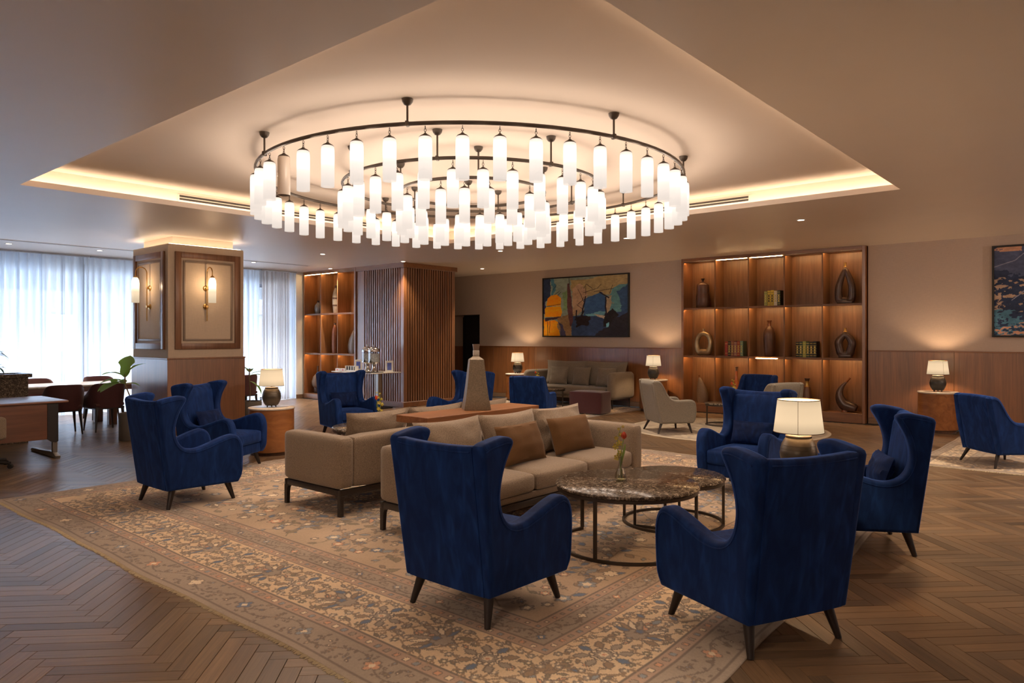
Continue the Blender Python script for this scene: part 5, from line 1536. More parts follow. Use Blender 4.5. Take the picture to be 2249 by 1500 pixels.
# ================================================================== buffet table and what stands on it
t = thing('buffet_table', 'narrow pale topped table against the slatted block', 'table', (10.22, 13.16, 0))
bm = NB(); box(bm, -0.40, 0.40, -0.76, 0.76, 0.785, 0.807, 0.006, 2); finish(bm, 'marble_top', M['marble_white'], t, ang=30)
for sy in (-1, 1):
    bm = NB(); box(bm, -0.05, 0.05, sy * 0.45 - 0.05, sy * 0.45 + 0.05, 0.0155, 0.7845, 0.004, 1); finish(bm, 'pedestal', M['steel'], t, smooth=False)
    bm = NB(); box(bm, -0.24, 0.24, sy * 0.45 - 0.20, sy * 0.45 + 0.20, 0.0005, 0.015, 0.004, 1); finish(bm, 'foot_plate', M['blackmetal'], t, smooth=False)
BZ = 0.8075
M['tank'] = thin_glass('dispenser_tank', (0.90, 0.93, 0.95), 0.3)
def cloudy(name, col, t):
    m, nt, p = newmat(name); nt.nodes.remove(p); out = nt.nodes['Material Output']
    df = nd(nt, 'ShaderNodeBsdfDiffuse'); df.inputs['Color'].default_value = (*col, 1); tr = nd(nt, 'ShaderNodeBsdfTransparent')
    tc = nd(nt, 'ShaderNodeTexCoord'); nz = nd(nt, 'ShaderNodeTexNoise', Scale=28.0, Detail=2.0); nt.links.new(tc.outputs['Object'], nz.inputs['Vector'])
    mr = nd(nt, 'ShaderNodeMapRange'); mr.inputs[1].default_value = 0.35; mr.inputs[2].default_value = 0.65; mr.inputs[3].default_value = max(0, t - 0.15); mr.inputs[4].default_value = t + 0.2
    nt.links.new(nz.outputs['Fac'], mr.inputs[0])
    mx = nd(nt, 'ShaderNodeMixShader'); nt.links.new(mr.outputs[0], mx.inputs[0]); nt.links.new(df.outputs[0], mx.inputs[1]); nt.links.new(tr.outputs[0], mx.inputs[2]); nt.links.new(mx.outputs[0], out.inputs['Surface'])
    return m
M['drink'] = cloudy('iced_water', (0.85, 0.88, 0.88), 0.25)
disp = None
for k, (x, y, lab) in enumerate(((10.20, 13.08, 'left one of the two chrome and clear drink dispensers'), (10.14, 12.77, 'right one of the two chrome and clear drink dispensers'))):
    if disp is None:
        t = thing('drink_dispenser', lab, 'dispenser', (x, y, BZ), 3.6, 'chrome drink dispensers')
        bm = NB(); lathe(bm, [(0.10, 0.0), (0.102, 0.012), (0.060, 0.05), (0.045, 0.12), (0.052, 0.18), (0.095, 0.205), (0.132, 0.215), (0.132, 0.228)], 28); finish(bm, 'stand', M['chrome'], t)
        bm = NB(); lathe(bm, [(0.128, 0.2285), (0.128, 0.455)], 28, cap=False); finish(bm, 'tank', M['tank'], t)
        bm = NB(); lathe(bm, [(0.122, 0.230), (0.122, 0.41)], 28); finish(bm, 'drink', M['drink'], t)
        bm = NB(); lathe(bm, [(0.130, 0.4555), (0.132, 0.470), (0.122, 0.505), (0.092, 0.54), (0.040, 0.562), (0.012, 0.570), (0.010, 0.58), (0.020, 0.595), (0.014, 0.612), (0.003, 0.618)], 28); finish(bm, 'lid', M['chrome'], t)
        bm = NB(); tube(bm, [(0.124, 0, 0.245), (0.170, 0, 0.245), (0.180, 0, 0.215)], 0.011, 8); box(bm, 0.153, 0.165, -0.006, 0.006, 0.250, 0.30, 0.003, 1); finish(bm, 'tap', M['blackmetal'], t)
        disp = t
    else: copy_thing(disp, (x, y, BZ), 3.5, lab)
bm = NB(); box(bm, -0.18, 0.18, -0.15, 0.15, 0, 0.012, 0.004, 1); o = finish(bm, 'tray', M['blackmetal'], smooth=False); o.location = (9.99, 12.62, BZ); tag(o, 'low dark tray beside the drink dispensers', 'tray')
M['cardblue'] = plain('card_blue', (0.08, 0.12, 0.42), 0.4, noise=0.6, nscale=18)
for (x, y, rz, lab) in ((10.42, 12.58, -2.35, 'small framed blue card at the right of the buffet'), (10.42, 13.70, -2.35, 'small framed blue card left of the drink dispensers')):
    t = thing('card_stand', lab, 'sign', (x, y, BZ), rz + PI / 2, 'framed cards on the buffet')
    bm = NB()
    for (a, b, z0, z1) in ((-0.085, -0.065, 0, 0.25), (0.065, 0.085, 0, 0.25), (-0.065, 0.065, 0, 0.02), (-0.065, 0.065, 0.23, 0.25)): box(bm, a, b, -0.012, 0.012, z0, z1)
    finish(bm, 'frame', M['white'], t, smooth=False)
    bm = NB(); box(bm, -0.0648, 0.0648, -0.006, 0.006, 0.0202, 0.2298); finish(bm, 'card', M['white'], t, smooth=False)
    bm = NB(); box(bm, -0.048, 0.048, -0.0075, 0.0075, 0.04, 0.205); finish(bm, 'picture', M['cardblue'], t, smooth=False)
t = thing('sachet_box', 'white slotted sachet box in front of the dispensers', 'box', (9.98, 13.36, BZ), -0.06)
bm = NB(); box(bm, -0.05, 0.05, -0.20, 0.20, 0, 0.012); box(bm, -0.05, 0.05, -0.20, -0.19, 0.012, 0.13); box(bm, -0.05, 0.05, 0.19, 0.20, 0.012, 0.13); box(bm, 0.04, 0.05, -0.19, 0.19, 0.012, 0.13); box(bm, -0.05, -0.04, -0.19, 0.19, 0.012, 0.035); finish(bm, 'case', M['white'], t, smooth=False)
for k in range(7):
    bm = NB(); box(bm, -0.039, 0.038, -0.165 + k * 0.05, -0.145 + k * 0.05, 0.0125, 0.115); finish(bm, 'sachet', M['white'] if k % 2 else M['blackmetal'], t, smooth=False)
M['redprint'] = plain('red_print', (0.55, 0.06, 0.03), 0.5)
for (y, lab) in ((13.62, 'small white box with red print, right one of the pair on the buffet'), (13.82, 'small white box with red print at the left end of the buffet')):
    t = thing('tea_box', lab, 'box', (9.96, y, BZ), 0, 'white tea boxes')
    bm = NB(); box(bm, -0.04, 0.04, -0.085, 0.085, 0, 0.06, 0.002, 1); finish(bm, 'carton', M['white'], t, smooth=False)
    bm = NB(); box(bm, -0.0415, -0.0401, -0.03, 0.03, 0.018, 0.042); finish(bm, 'print', M['redprint'], t, smooth=False)

# ================================================================== wall lamps on the column
def sconce(label, loc, rz):
    """stands off a wall whose outward side is local -Y"""
    t = thing('wall_lamp', label, 'lamp', loc, rz, 'brass wall lamps with frosted shades')
    arc = [(0, -0.045, -0.50), (0, -0.045, 0.18)] + [(0, -0.045 - 0.08 + 0.08 * math.cos(a), 0.20 + 0.08 * math.sin(a)) for a in np.linspace(0, PI, 10)] + [(0, -0.205, 0.165)]
    bm = NB(); tube(bm, arc, 0.0075, 8); finish(bm, 'arm', M['brass'], t)
    for z in (-0.02, -0.29):
        bm = NB(); lathe(bm, [(0.040, 0.0), (0.040, 0.012), (0.030, 0.018), (0.018, 0.020), (0.018, 0.052)], 20)
        bmesh.ops.rotate(bm, verts=bm.verts, cent=(0, 0, 0), matrix=Matrix.Rotation(PI / 2, 3, 'X'))
        finish(bm, 'wall_plate', M['brass'], t, loc=(0, -0.0003, z))
    bm = NB(); lathe(bm, [(0.052, -0.24), (0.053, 0.04), (0.048, 0.085), (0.034, 0.118), (0.016, 0.132)], 24, cap=False)
    s = finish(bm, 'glass_shade', M['sconce_glass'], t, loc=(0, -0.205, 0))
    bm = NB(); lathe(bm, [(0.030, 0.125), (0.026, 0.140), (0.010, 0.150), (0.008, 0.168)], 16); finish(bm, 'cap', M['brass'], s)
    light('bulb', 'POINT', 11.0, WARM, (0, 0, 0.03), s, shadow_soft_size=0.02)
    t.scale = (1.16, 1.16, 1.16)
sconce('brass wall lamp with frosted shade on the right face of the column', (5.90, 11.97, 2.445), 0)
sconce('brass wall lamp with frosted shade on the left, shaded face of the column', (5.27, 12.66, 2.445), -PI / 2)

# ================================================================== paintings
def paint_poly(img, U, V, pts, colr, rough=0.012, seed=0, alpha=1.0):
    p = np.array(pts); n1 = NZ[seed % 4]; n2 = NZ[(seed + 1) % 4]
    u = U + (n1 - 0.5) * rough * 2; v = V + (n2 - 0.5) * rough * 2
    ins = np.zeros(U.shape, bool)
    for i in range(len(p)):
        x1, y1 = p[i]; x2, y2 = p[(i + 1) % len(p)]
        cnd = ((y1 > v) != (y2 > v)) & (u < (x2 - x1) * (v - y1) / (y2 - y1 + 1e-9) + x1)
        ins ^= cnd
    cl = np.array(srgb(*colr)); tone = 0.8 + 0.4 * NZ[(seed + 2) % 4][..., None]
    img[ins] = (img * (1 - alpha) + cl * tone * alpha)[ins]
def paint_line(img, U, V, pts, w, colr, seed=0):
    cl = np.array(srgb(*colr))
    n1 = NZ[seed % 4]; n2 = NZ[(seed + 1) % 4]
    u = U + (n1 - 0.5) * 0.012; v = V + (n2 - 0.5) * 0.012
    for (x1, y1), (x2, y2) in zip(pts[:-1], pts[1:]):
        dx, dy = x2 - x1, y2 - y1
        tt = np.clip(((u - x1) * dx + (v - y1) * dy) / (dx * dx + dy * dy + 1e-9), 0, 1)
        d = np.hypot(u - x1 - tt * dx, (v - y1 - tt * dy) * 0.65)
        img[d < w] = cl
def fbm(h, w, base, rng, octs=4):
    out = np.zeros((h, w)); amp = 1.0; tot = 0
    for o in range(octs):
        n = base * 2 ** o
        g = rng.random((n + 2, n + 2))
        yy = np.linspace(0, n, h); xx = np.linspace(0, n, w)
        yi = yy.astype(int); xi = xx.astype(int); fy = (yy - yi)[:, None]; fx = (xx - xi)[None, :]
        fy = fy * fy * (3 - 2 * fy); fx = fx * fx * (3 - 2 * fx)
        out += amp * (g[np.ix_(yi, xi)] * (1 - fy) * (1 - fx) + g[np.ix_(yi, xi + 1)] * (1 - fy) * fx + g[np.ix_(yi + 1, xi)] * fy * (1 - fx) + g[np.ix_(yi + 1, xi + 1)] * fy * fx)
        tot += amp; amp *= 0.55
    return out / tot
M['canvas'] = painted('oil_on_canvas', 0.55, 0.35, 60, var=0.05, vscale=30)
def picture(label, y0, y1, z0, z1, painter, nx=520, ny=310):
    global NZ
    x = XR - 0.001
    t = thing('painting', label, 'painting', (x, (y0 + y1) / 2, (z0 + z1) / 2))
    W, H = abs(y1 - y0), z1 - z0
    bm = NB(); f = 0.03
    for (a, b, c_, d) in ((-W / 2, -W / 2 + f, -H / 2, H / 2), (W / 2 - f, W / 2, -H / 2, H / 2), (-W / 2 + f, W / 2 - f, -H / 2, -H / 2 + f), (-W / 2 + f, W / 2 - f, H / 2 - f, H / 2)):
        box(bm, -0.055, 0.0, a, b, c_, d)
    finish(bm, 'frame', M['black'], t, smooth=False)
    rng = np.random.default_rng(5)
    NZ = [fbm(ny, nx, b, rng, 5) for b in (9, 11, 7, 13)]
    U, V = np.meshgrid(np.linspace(0, 1, nx), np.linspace(1, 0, ny))     # u from the left, v from the top as looked at
    img = painter(U, V)
    st = fbm(ny, nx, 40, rng, 3) ; st2 = fbm(ny, nx, 6, rng, 3)
    img = np.clip(img * (0.72 + 0.56 * st[..., None]) * (0.8 + 0.4 * st2[..., None]) * 1.75, 0, 0.9)
    Yg = (0.5 - U) * (W - 2 * f - 0.001); Zg = (0.5 - V) * (H - 2 * f - 0.001)
    me = grid_mesh('canvas', np.full(U.shape, -0.040), Yg, Zg, img); me.materials.append(M['canvas'])
    o = bpy.data.objects.new('canvas', me); C.objects.link(o); o.parent = t
    bm = NB(); box(bm, -0.0395, -0.002, -W / 2 + f + 0.0005, W / 2 - f - 0.0005, -H / 2 + f + 0.0005, H / 2 - f - 0.0005); finish(bm, 'stretcher', M['pages'], t, smooth=False)
def art1(U, V):
    img = np.ones(U.shape + (3,)) * np.array(srgb(112, 126, 118)) * (0.75 + 0.5 * NZ[0][..., None])
    P = lambda pts, col, r=0.012, s=0, a=1.0: paint_poly(img, U, V, pts, col, r, s, a)
    P([(.33, .05), (1.02, -.05), (1.02, .30), (.62, .36), (.36, .22)], (140, 124, 88), 0.05, 1)
    P([(.36, .20), (.46, .10), (.55, .30), (.52, .52), (.42, .66), (.36, .62)], (150, 126, 104), 0.03, 2)
    P([(.82, .22), (1.02, .12), (1.02, .62), (.80, .62)], (78, 118, 124), 0.06, 3)
    P([(.90, .26), (1.02, .12), (1.02, .8), (.94, .7)], (44, 66, 96), 0.06, 0)
    P([(-.02, -.02), (.10, -.02), (.085, .34), (-.02, .42)], (40, 52, 78), 0.03, 1); P([(.10, -.02), (.16, -.02), (.13, .28), (.09, .3)], (60, 104, 124), 0.05, 2)
    P([(.24, .26), (.31, .2), (.31, .5), (.25, .58)], (98, 124, 92), 0.04, 3)
    P([(-.02, .40), (.04, .36), (.03, .60), (-.02, .62)], (44, 44, 76), 0.03, 0)
    P([(.035, .44), (.05, .34), (.10, .29), (.17, .28), (.215, .34), (.22, .48), (.04, .48)], (206, 122, 22), 0.012, 1)
    P([(.012, .53), (.03, .49), (.22, .48), (.235, .60), (.22, .665), (.012, .67)], (214, 128, 20), 0.012, 2)
    P([(.0, .70), (.06, .74), (.13, .72), (.19, .76), (.205, 1.02), (.0, 1.02)], (218, 126, 24), 0.014, 3)
    P([(.01, .675), (.22, .67), (.205, .73), (.10, .705), (.03, .74)], (52, 40, 52), 0.03, 0)
    P([(.20, .70), (.36, .62), (.35, 1.02), (.215, 1.02)], (122, 100, 74), 0.05, 1); P([(.19, .75), (.23, .78), (.29, 1.02), (.21, 1.02)], (62, 60, 84), 0.04, 2)
    P([(.35, .66), (1.02, .60), (1.02, 1.02), (.345, 1.02)], (46, 62, 92), 0.03, 3)
    P([(.40, .66), (.56, .64), (.58, .80), (.42, .86)], (36, 30, 34), 0.05, 0); P([(.72, .66), (.84, .54), (.90, .66), (.88, .80), (.74, .84)], (34, 32, 34), 0.04, 1)
    P([(.66, .92), (.80, .80), (1.02, .56), (1.02, 1.02), (.62, 1.02)], (40, 38, 44), 0.05, 2)
    P([(.50, .38), (.70, .27), (.755, .36), (.755, .60), (.62, .64), (.50, .66)], (52, 82, 122), 0.014, 3)
    P([(.50, .62), (.755, .58), (.75, .66), (.53, .66)], (88, 136, 150), 0.04, 0)
    P([(.755, .36), (.82, .34), (.81, .55), (.76, .64)], (146, 130, 106), 0.02, 1); P([(.62, .63), (.74, .68), (.73, .72), (.66, .68)], (160, 150, 132), 0.02, 2)
    P([(.30, .10), (.325, .10), (.36, .45), (.37, .75), (.345, .85), (.33, .83), (.30, .55)], (78, 52, 56), 0.010, 3)
    P([(.755, .80), (.79, .77), (.785, .85), (.76, .86)], (110, 170, 180), 0.012, 0)
    for pts in ([(.32, 0), (.325, .12)], [(.43, .20), (.50, .42)], [(.50, .20), (.53, .12), (.60, .20)], [(.52, .30), (.525, .16)], [(.49, .27), (.66, .20), (.70, .14)], [(.62, .26), (.84, .22)], [(.80, .30), (.83, .16)], [(.43, .46), (.48, .40), (.50, .34)], [(.42, .47), (.48, .54)],
                [(.05, .75), (.055, 1.0)], [(.08, .74), (.075, .95)], [(.16, .12), (.12, .20)], [(.04, .48), (.22, .45)], [(.20, .22), (.14, .28)], [(.22, .24), (.18, .30)]):
        paint_line(img, U, V, pts, 0.0028, (40, 34, 38), 1)
    for pts in ([(.52, .34), (.505, .44), (.485, .56), (.475, .68)], [(.50, .58), (.47, .66)], [(.69, .27), (.79, .37)], [(.755, .36), (.75, .52), (.765, .66)], [(.41, .57), (.41, .72)]):
        paint_line(img, U, V, pts, 0.008, (36, 34, 44), 2)
    return img
def art2(U, V):
    top = np.array(srgb(70, 78, 104)); mid = np.array(srgb(40, 50, 74)); tan = np.array(srgb(150, 128, 112)); teal = np.array(srgb(62, 98, 118)); pink = np.array(srgb(186, 140, 116))
    n = NZ[0]; m = NZ[1]
    v = V + (n - 0.5) * 0.35
    F = fbm(U.shape[0], U.shape[1], 34, np.random.default_rng(3), 4)
    img = np.where((v < 0.30)[..., None], top * 0.75, mid * 0.8) * (0.6 + 0.8 * m[..., None])
    img = np.where(((F + 0.25 * (n - 0.5) > 0.575) & (V > 0.34) & (V < 0.74))[..., None], tan * 0.8, img)
    img = np.where(((v > 0.70) & (F > 0.40))[..., None], teal * (0.6 + 0.8 * m[..., None]), img)
    img = np.where(((V + (n - 0.5) * 0.3 > 0.88) & (F + 0.5 * (U - 0.1) > 0.50))[..., None], pink * 0.8, img)
    img = np.where(((V < 0.05) & (m > 0.5))[..., None], pink * 0.7, img)
    for pts in ([(.0, .22), (.12, .15), (.2, .02)], [(.1, .6), (.3, .3)]): paint_line(img, U, V, pts, 0.003, (110, 112, 130), 1)
    return img
picture('large abstract painting in blue, cream and orange above the wall sofa', 8.72, 11.24, 1.585, 3.065, art1)
picture('dark blue and tan abstract painting cut by the right edge', -0.78, 1.745, 1.59, 3.10, art2)

# ================================================================== carpets
CR = {k: np.array(srgb(*v)) for k, v in dict(cream=(194, 173, 144), tan=(166, 146, 123), grey=(146, 132, 117), pinkt=(160, 136, 118), dark=(116, 103, 92), brown=(140, 119, 98), blue=(98, 110, 128),
                                              bluel=(130, 134, 138), rust=(182, 140, 112), light=(204, 188, 163), olive=(128, 116, 96)).items()}
class Carpet:
    def __init__(s, W, H, step, seed):
        s.W, s.H, s.step = W, H, step
        s.nx, s.ny = int(W / step) + 1, int(H / step) + 1
        s.img = np.zeros((s.ny, s.nx, 3)); s.rng = np.random.default_rng(seed)
        s.X, s.Y = np.meshgrid(np.linspace(0, W, s.nx), np.linspace(0, H, s.ny))
    def win(s, x, y, r):
        i0, i1 = max(0, int((x - r) / s.step)), min(s.nx, int((x + r) / s.step) + 2)
        j0, j1 = max(0, int((y - r) / s.step)), min(s.ny, int((y + r) / s.step) + 2)
        if i0 >= i1 or j0 >= j1: return None
        return (slice(j0, j1), slice(i0, i1))
    def blob(s, x, y, r, lobes, depth, colr, rot=0.0, edge=None, ew=0.012, asp=1.0):
        w = s.win(x, y, r * 1.5)
        if w is None: return
        dx, dy = s.X[w] - x, s.Y[w] - y
        ca, sa = math.cos(rot), math.sin(rot)
        a, b = ca * dx + sa * dy, (-sa * dx + ca * dy) * asp
        th = np.arctan2(b, a); d = np.hypot(a, b); R = r * (1 - depth + depth * np.abs(np.cos(lobes * th / 2)))
        if edge is not None: s.img[w][d < R] = CR[edge]; s.img[w][d < R - ew] = CR[colr]
        else: s.img[w][d < R] = CR[colr]
    def stroke(s, P, wd, colr):
        for (x1, y1), (x2, y2) in zip(P[:-1], P[1:]):
            w = s.win((x1 + x2) / 2, (y1 + y2) / 2, math.hypot(x2 - x1, y2 - y1) / 2 + wd + s.step)
            if w is None: continue
            X, Y = s.X[w], s.Y[w]; dx, dy = x2 - x1, y2 - y1
            t_ = np.clip(((X - x1) * dx + (Y - y1) * dy) / (dx * dx + dy * dy + 1e-9), 0, 1)
            d = np.hypot(X - x1 - t_ * dx, Y - y1 - t_ * dy)
            s.img[w][d < wd] = CR[colr]
    def leaf(s, x, y, L, rot, colr, edge='dark', fat=0.34, serr=0.0):
        w = s.win(x, y, L)
        if w is None: return
        dx, dy = s.X[w] - x, s.Y[w] - y
        ca, sa = math.cos(rot), math.sin(rot); a = (ca * dx + sa * dy) / L; b = (-sa * dx + ca * dy) / L
        prof = fat * np.clip(np.sin(PI * np.clip(a, 0, 1)), 0, 1) * (1 - serr * np.abs(np.sin(a * 16)))
        ins = (a > 0) & (a < 1) & (np.abs(b) < prof)
        s.img[w][ins] = CR[edge]; s.img[w][ins & (np.abs(b) < prof - 0.011 / L * 0.9)] = CR[colr]
    def rosette(s, x, y, r, rot=0):
        for k in range(8):
            a = rot + k * PI / 4; s.leaf(x + r * 0.42 * math.cos(a), y + r * 0.42 * math.sin(a), r * 0.62, a, ['grey', 'brown', 'blue', 'grey'][k % 4], 'dark', 0.36, 0.25)
        s.blob(x, y, r * 0.50, 12, 0.16, 'light', rot, 'dark'); s.blob(x, y, r * 0.38, 10, 0.22, 'grey', rot, 'dark'); s.blob(x, y, r * 0.17, 6, 0.3, 'rust', rot, 'light')
    def palmette(s, x, y, r, rot):
        for k in range(-4, 5):
            a = rot + k * 0.36; s.leaf(x, y, r * (1.0 - 0.05 * abs(k)), a, ['rust', 'grey', 'light', 'brown', 'blue'][abs(k) % 5], 'dark', 0.15, 0.2)
        s.blob(x, y, r * 0.34, 7, 0.25, 'grey', rot, 'dark'); s.blob(x + r * .2 * math.cos(rot), y + r * .2 * math.sin(rot), r * 0.17, 5, 0.3, 'blue', rot, 'dark')
    def sprig(s, x, y, L, rot):
        ca, sa = math.cos(rot), math.sin(rot)
        s.stroke([(x, y), (x + L * ca, y + L * sa)], 0.006, 'brown')
        for k in range(3):
            q = 0.3 + 0.3 * k
            for sg in (-1, 1): s.leaf(x + q * L * ca, y + q * L * sa, L * 0.34, rot + sg * 0.9, ['grey', 'brown', 'olive'][k], 'dark', 0.3)
        s.blob(x + L * ca, y + L * sa, L * 0.2, 5, 0.35, ['blue', 'rust', 'grey', 'light'][int(s.rng.integers(4))], rot, 'dark')
    def vine(s, P, wd, colr, every=0.16, leafL=0.10):
        s.stroke(P, wd, colr)
        acc = 0
        for i in range(1, len(P)):
            d = math.hypot(P[i][0] - P[i - 1][0], P[i][1] - P[i - 1][1]); acc += d
            if acc > every:
                acc = 0; a = math.atan2(P[i][1] - P[i - 1][1], P[i][0] - P[i - 1][0])
                sg = 1 if s.rng.random() < 0.5 else -1
                s.leaf(P[i][0], P[i][1], leafL * s.rng.uniform(0.7, 1.3), a + sg * s.rng.uniform(0.5, 1.1), ['grey', 'bluel', 'brown', 'olive', 'blue'][int(s.rng.integers(5))], 'dark', 0.3, 0.15)
    def along(s, side, u, e):
        """a point u metres along a side, e metres in from the edge; returns x, y, direction along, direction inwards"""
        if side == 0: return e, u, PI / 2, 0.0
        if side == 1: return s.W - e, u, PI / 2, PI
        if side == 2: return u, e, 0.0, PI / 2
        return u, s.H - e, 0.0, -PI / 2

def paint_carpet(cp, bands, field, sc=1.0, dens=1.0):
    E = np.minimum(np.minimum(cp.X, cp.W - cp.X), np.minimum(cp.Y, cp.H - cp.Y))
    rng = cp.rng
    nz = fbm(cp.ny, cp.nx, 24, rng, 3)[..., None]
    cp.img[:] = CR[field]
    for (e0, e1, colr, kind) in bands: cp.img[(E >= e0) & (E < e1)] = CR[colr]
    eF = bands[-1][1]
    # field: big wandering vines, palmettes and rosettes
    for k in range(int(210 * dens)):
        x, y = rng.uniform(eF, cp.W - eF), rng.uniform(eF, cp.H - eF); a = rng.uniform(0, 6.28); P = [(x, y)]; cu = rng.uniform(-0.35, 0.35)
        for q in range(26):
            a += cu * 0.6 + rng.normal(0, 0.08); cu *= 0.97
            x += 0.055 * sc * math.cos(a); y += 0.055 * sc * math.sin(a)
            if not (eF + 0.03 < x < cp.W - eF - 0.03 and eF + 0.03 < y < cp.H - eF - 0.03): break
            P.append((x, y))
        if len(P) > 4: cp.vine(P, 0.006, ['brown', 'grey', 'olive'][k % 3], 0.11 * sc, 0.11 * sc)
    pts = []
    for k in range(int(5200 * dens)):
        x, y = rng.uniform(eF + 0.1, cp.W - eF - 0.1), rng.uniform(eF + 0.1, cp.H - eF - 0.1)
        big = len(pts) < 34 * dens; r = (0.23 if big else rng.uniform(0.05, 0.12)) * sc
        if any((x - px) ** 2 + (y - py) ** 2 < (r + pr) ** 2 * 0.62 for px, py, pr in pts): continue
        pts.append((x, y, r)); a = rng.uniform(0, 6.28)
        if x - r < eF or x + r > cp.W - eF or y - r < eF or y + r > cp.H - eF: continue
        if big: (cp.palmette if rng.random() < 0.6 else cp.rosette)(x, y, r, a)
        elif rng.random() < 0.45: cp.sprig(x, y, r * 1.5, a)
        else:
            cp.blob(x, y, r * 0.7, 6, 0.35, ['blue', 'rust', 'light', 'grey', 'bluel'][int(rng.integers(5))], a, 'dark'); cp.blob(x, y, r * 0.3, 5, 0.3, 'light', a)
    # borders
    for (e0, e1, colr, kind) in bands:
        cp.img[np.abs(E - e0) < cp.step * 0.8] = CR['dark']
        w = e1 - e0; em = (e0 + e1) / 2
        for side in range(4):
            Ls = cp.H if side < 2 else cp.W
            u0, u1 = e0 + w * 0.5, Ls - e0 - w * 0.5
            if kind == 'guard':
                n = int((u1 - u0) / 0.075)
                for k in range(n + 1):
                    x, y, al, inn = cp.along(side, u0 + (u1 - u0) * k / n, em)
                    cp.blob(x, y, w * 0.27, 4, 0.25, ['bluel', 'light', 'rust', 'grey'][k % 4], al + PI / 4, 'dark', 0.007)
            elif kind == 'minor':
                n = max(2, int((u1 - u0) / (w * 1.35)))
                P = [cp.along(side, u0 + (u1 - u0) * q / (n * 8), em + 0.25 * w * math.sin(PI * q / 8))[:2] for q in range(n * 8 + 1)]
                cp.stroke(P, 0.006, 'dark')
                for k in range(n + 1):
                    x, y, al, inn = cp.along(side, u0 + (u1 - u0) * k / n, em)
                    if k % 2 == 0: cp.blob(x, y, w * 0.27, 4, 0.5, ['blue', 'light', 'rust', 'bluel'][(k // 2) % 4], al, 'dark', 0.010); cp.blob(x, y, w * 0.09, 4, 0.3, 'light', al)
                    else: cp.sprig(x, y, w * 0.36, al + (PI / 2 if k % 4 == 1 else -PI / 2))
                    for q in range(17):
                        xx, yy, _, _ = cp.along(side, u0 + (u1 - u0) * (k + rng.uniform(0.12, 0.88)) / n, em + rng.uniform(-0.40, 0.40) * w)
                        cp.leaf(xx, yy, w * rng.uniform(0.14, 0.24), rng.uniform(0, 6.28), ['bluel', 'brown', 'light', 'olive', 'grey', 'tan', 'blue', 'grey', 'brown'][q % 9], 'dark', 0.32, 0.2)
            elif kind == 'main':
                n = max(2, int(round((u1 - u0) / (w * 2.0))))
                step = (u1 - u0) / n
                for k in range(n):
                    uc = u0 + step * (k + 0.5)
                    # rows of small leaves around
                    for ru in range(11):
                        for rv in range(5):
                            uu = uc + (ru - 5 + 0.5 * (rv % 2) + rng.uniform(-0.15, 0.15)) / 11 * step; ee = em + (rv - 2 + rng.uniform(-0.15, 0.15)) / 5.2 * w
                            x, y, al, inn = cp.along(side, uu, ee); sg = 1 if uu > uc else -1
                            a_ = al + (0 if sg > 0 else PI) + 0.45 * (1 if rv % 2 else -1)
                            cc = ['brown', 'grey', 'brown', 'olive', 'grey', 'rust'][(ru * 3 + rv) % 6]
                            cp.stroke([(x, y), (x - w * 0.13 * math.cos(a_), y - w * 0.13 * math.sin(a_))], 0.005, 'brown')
                            if (ru + rv) % 3: cp.blob(x, y, w * 0.066, 6, 0.28, cc if cc != 'brown' else 'grey', a_, 'dark', 0.008); cp.blob(x, y, w * 0.020, 4, 0.2, 'light', a_)
                            else: cp.leaf(x, y, w * 0.17, a_, cc, 'dark', 0.26, 0.3)
                            cp.leaf(x - w * 0.06 * math.cos(a_), y - w * 0.06 * math.sin(a_), w * 0.10, a_ + PI * 0.7, cc, 'brown', 0.26, 0.2)
                    x, y, al, inn = cp.along(side, uc, em)
                    cp.blob(x, y, w * 0.34, 8, 0.1, 'cream', 0)
                    cp.rosette(x, y, w * 0.36, al)
                    for sg in (-1, 1):
                        Pv = []
                        for q in range(14):
                            tq = q / 13; Pv.append(cp.along(side, uc + sg * step * (0.12 + 0.36 * tq), em + sg * w * 0.42 * math.cos(PI * tq))[:2])
                        cp.vine(Pv, 0.008, 'brown', 0.09, w * 0.2)
                    x, y, al, inn = cp.along(side, uc + step * 0.5, em)
                    if k < n - 1:
                        cp.blob(x, y, w * 0.34, 8, 0.1, 'cream', 0); cp.palmette(x - w * .2 * math.cos(al), y - w * .2 * math.sin(al), w * 0.5, al if k % 2 else al + PI * 0)
        cp.img[np.abs(E - e1) < cp.step * 0.8] = CR['dark']
    # worn, uneven pile tone
    cp.img *= (0.86 + 0.28 * nz) * 1.6

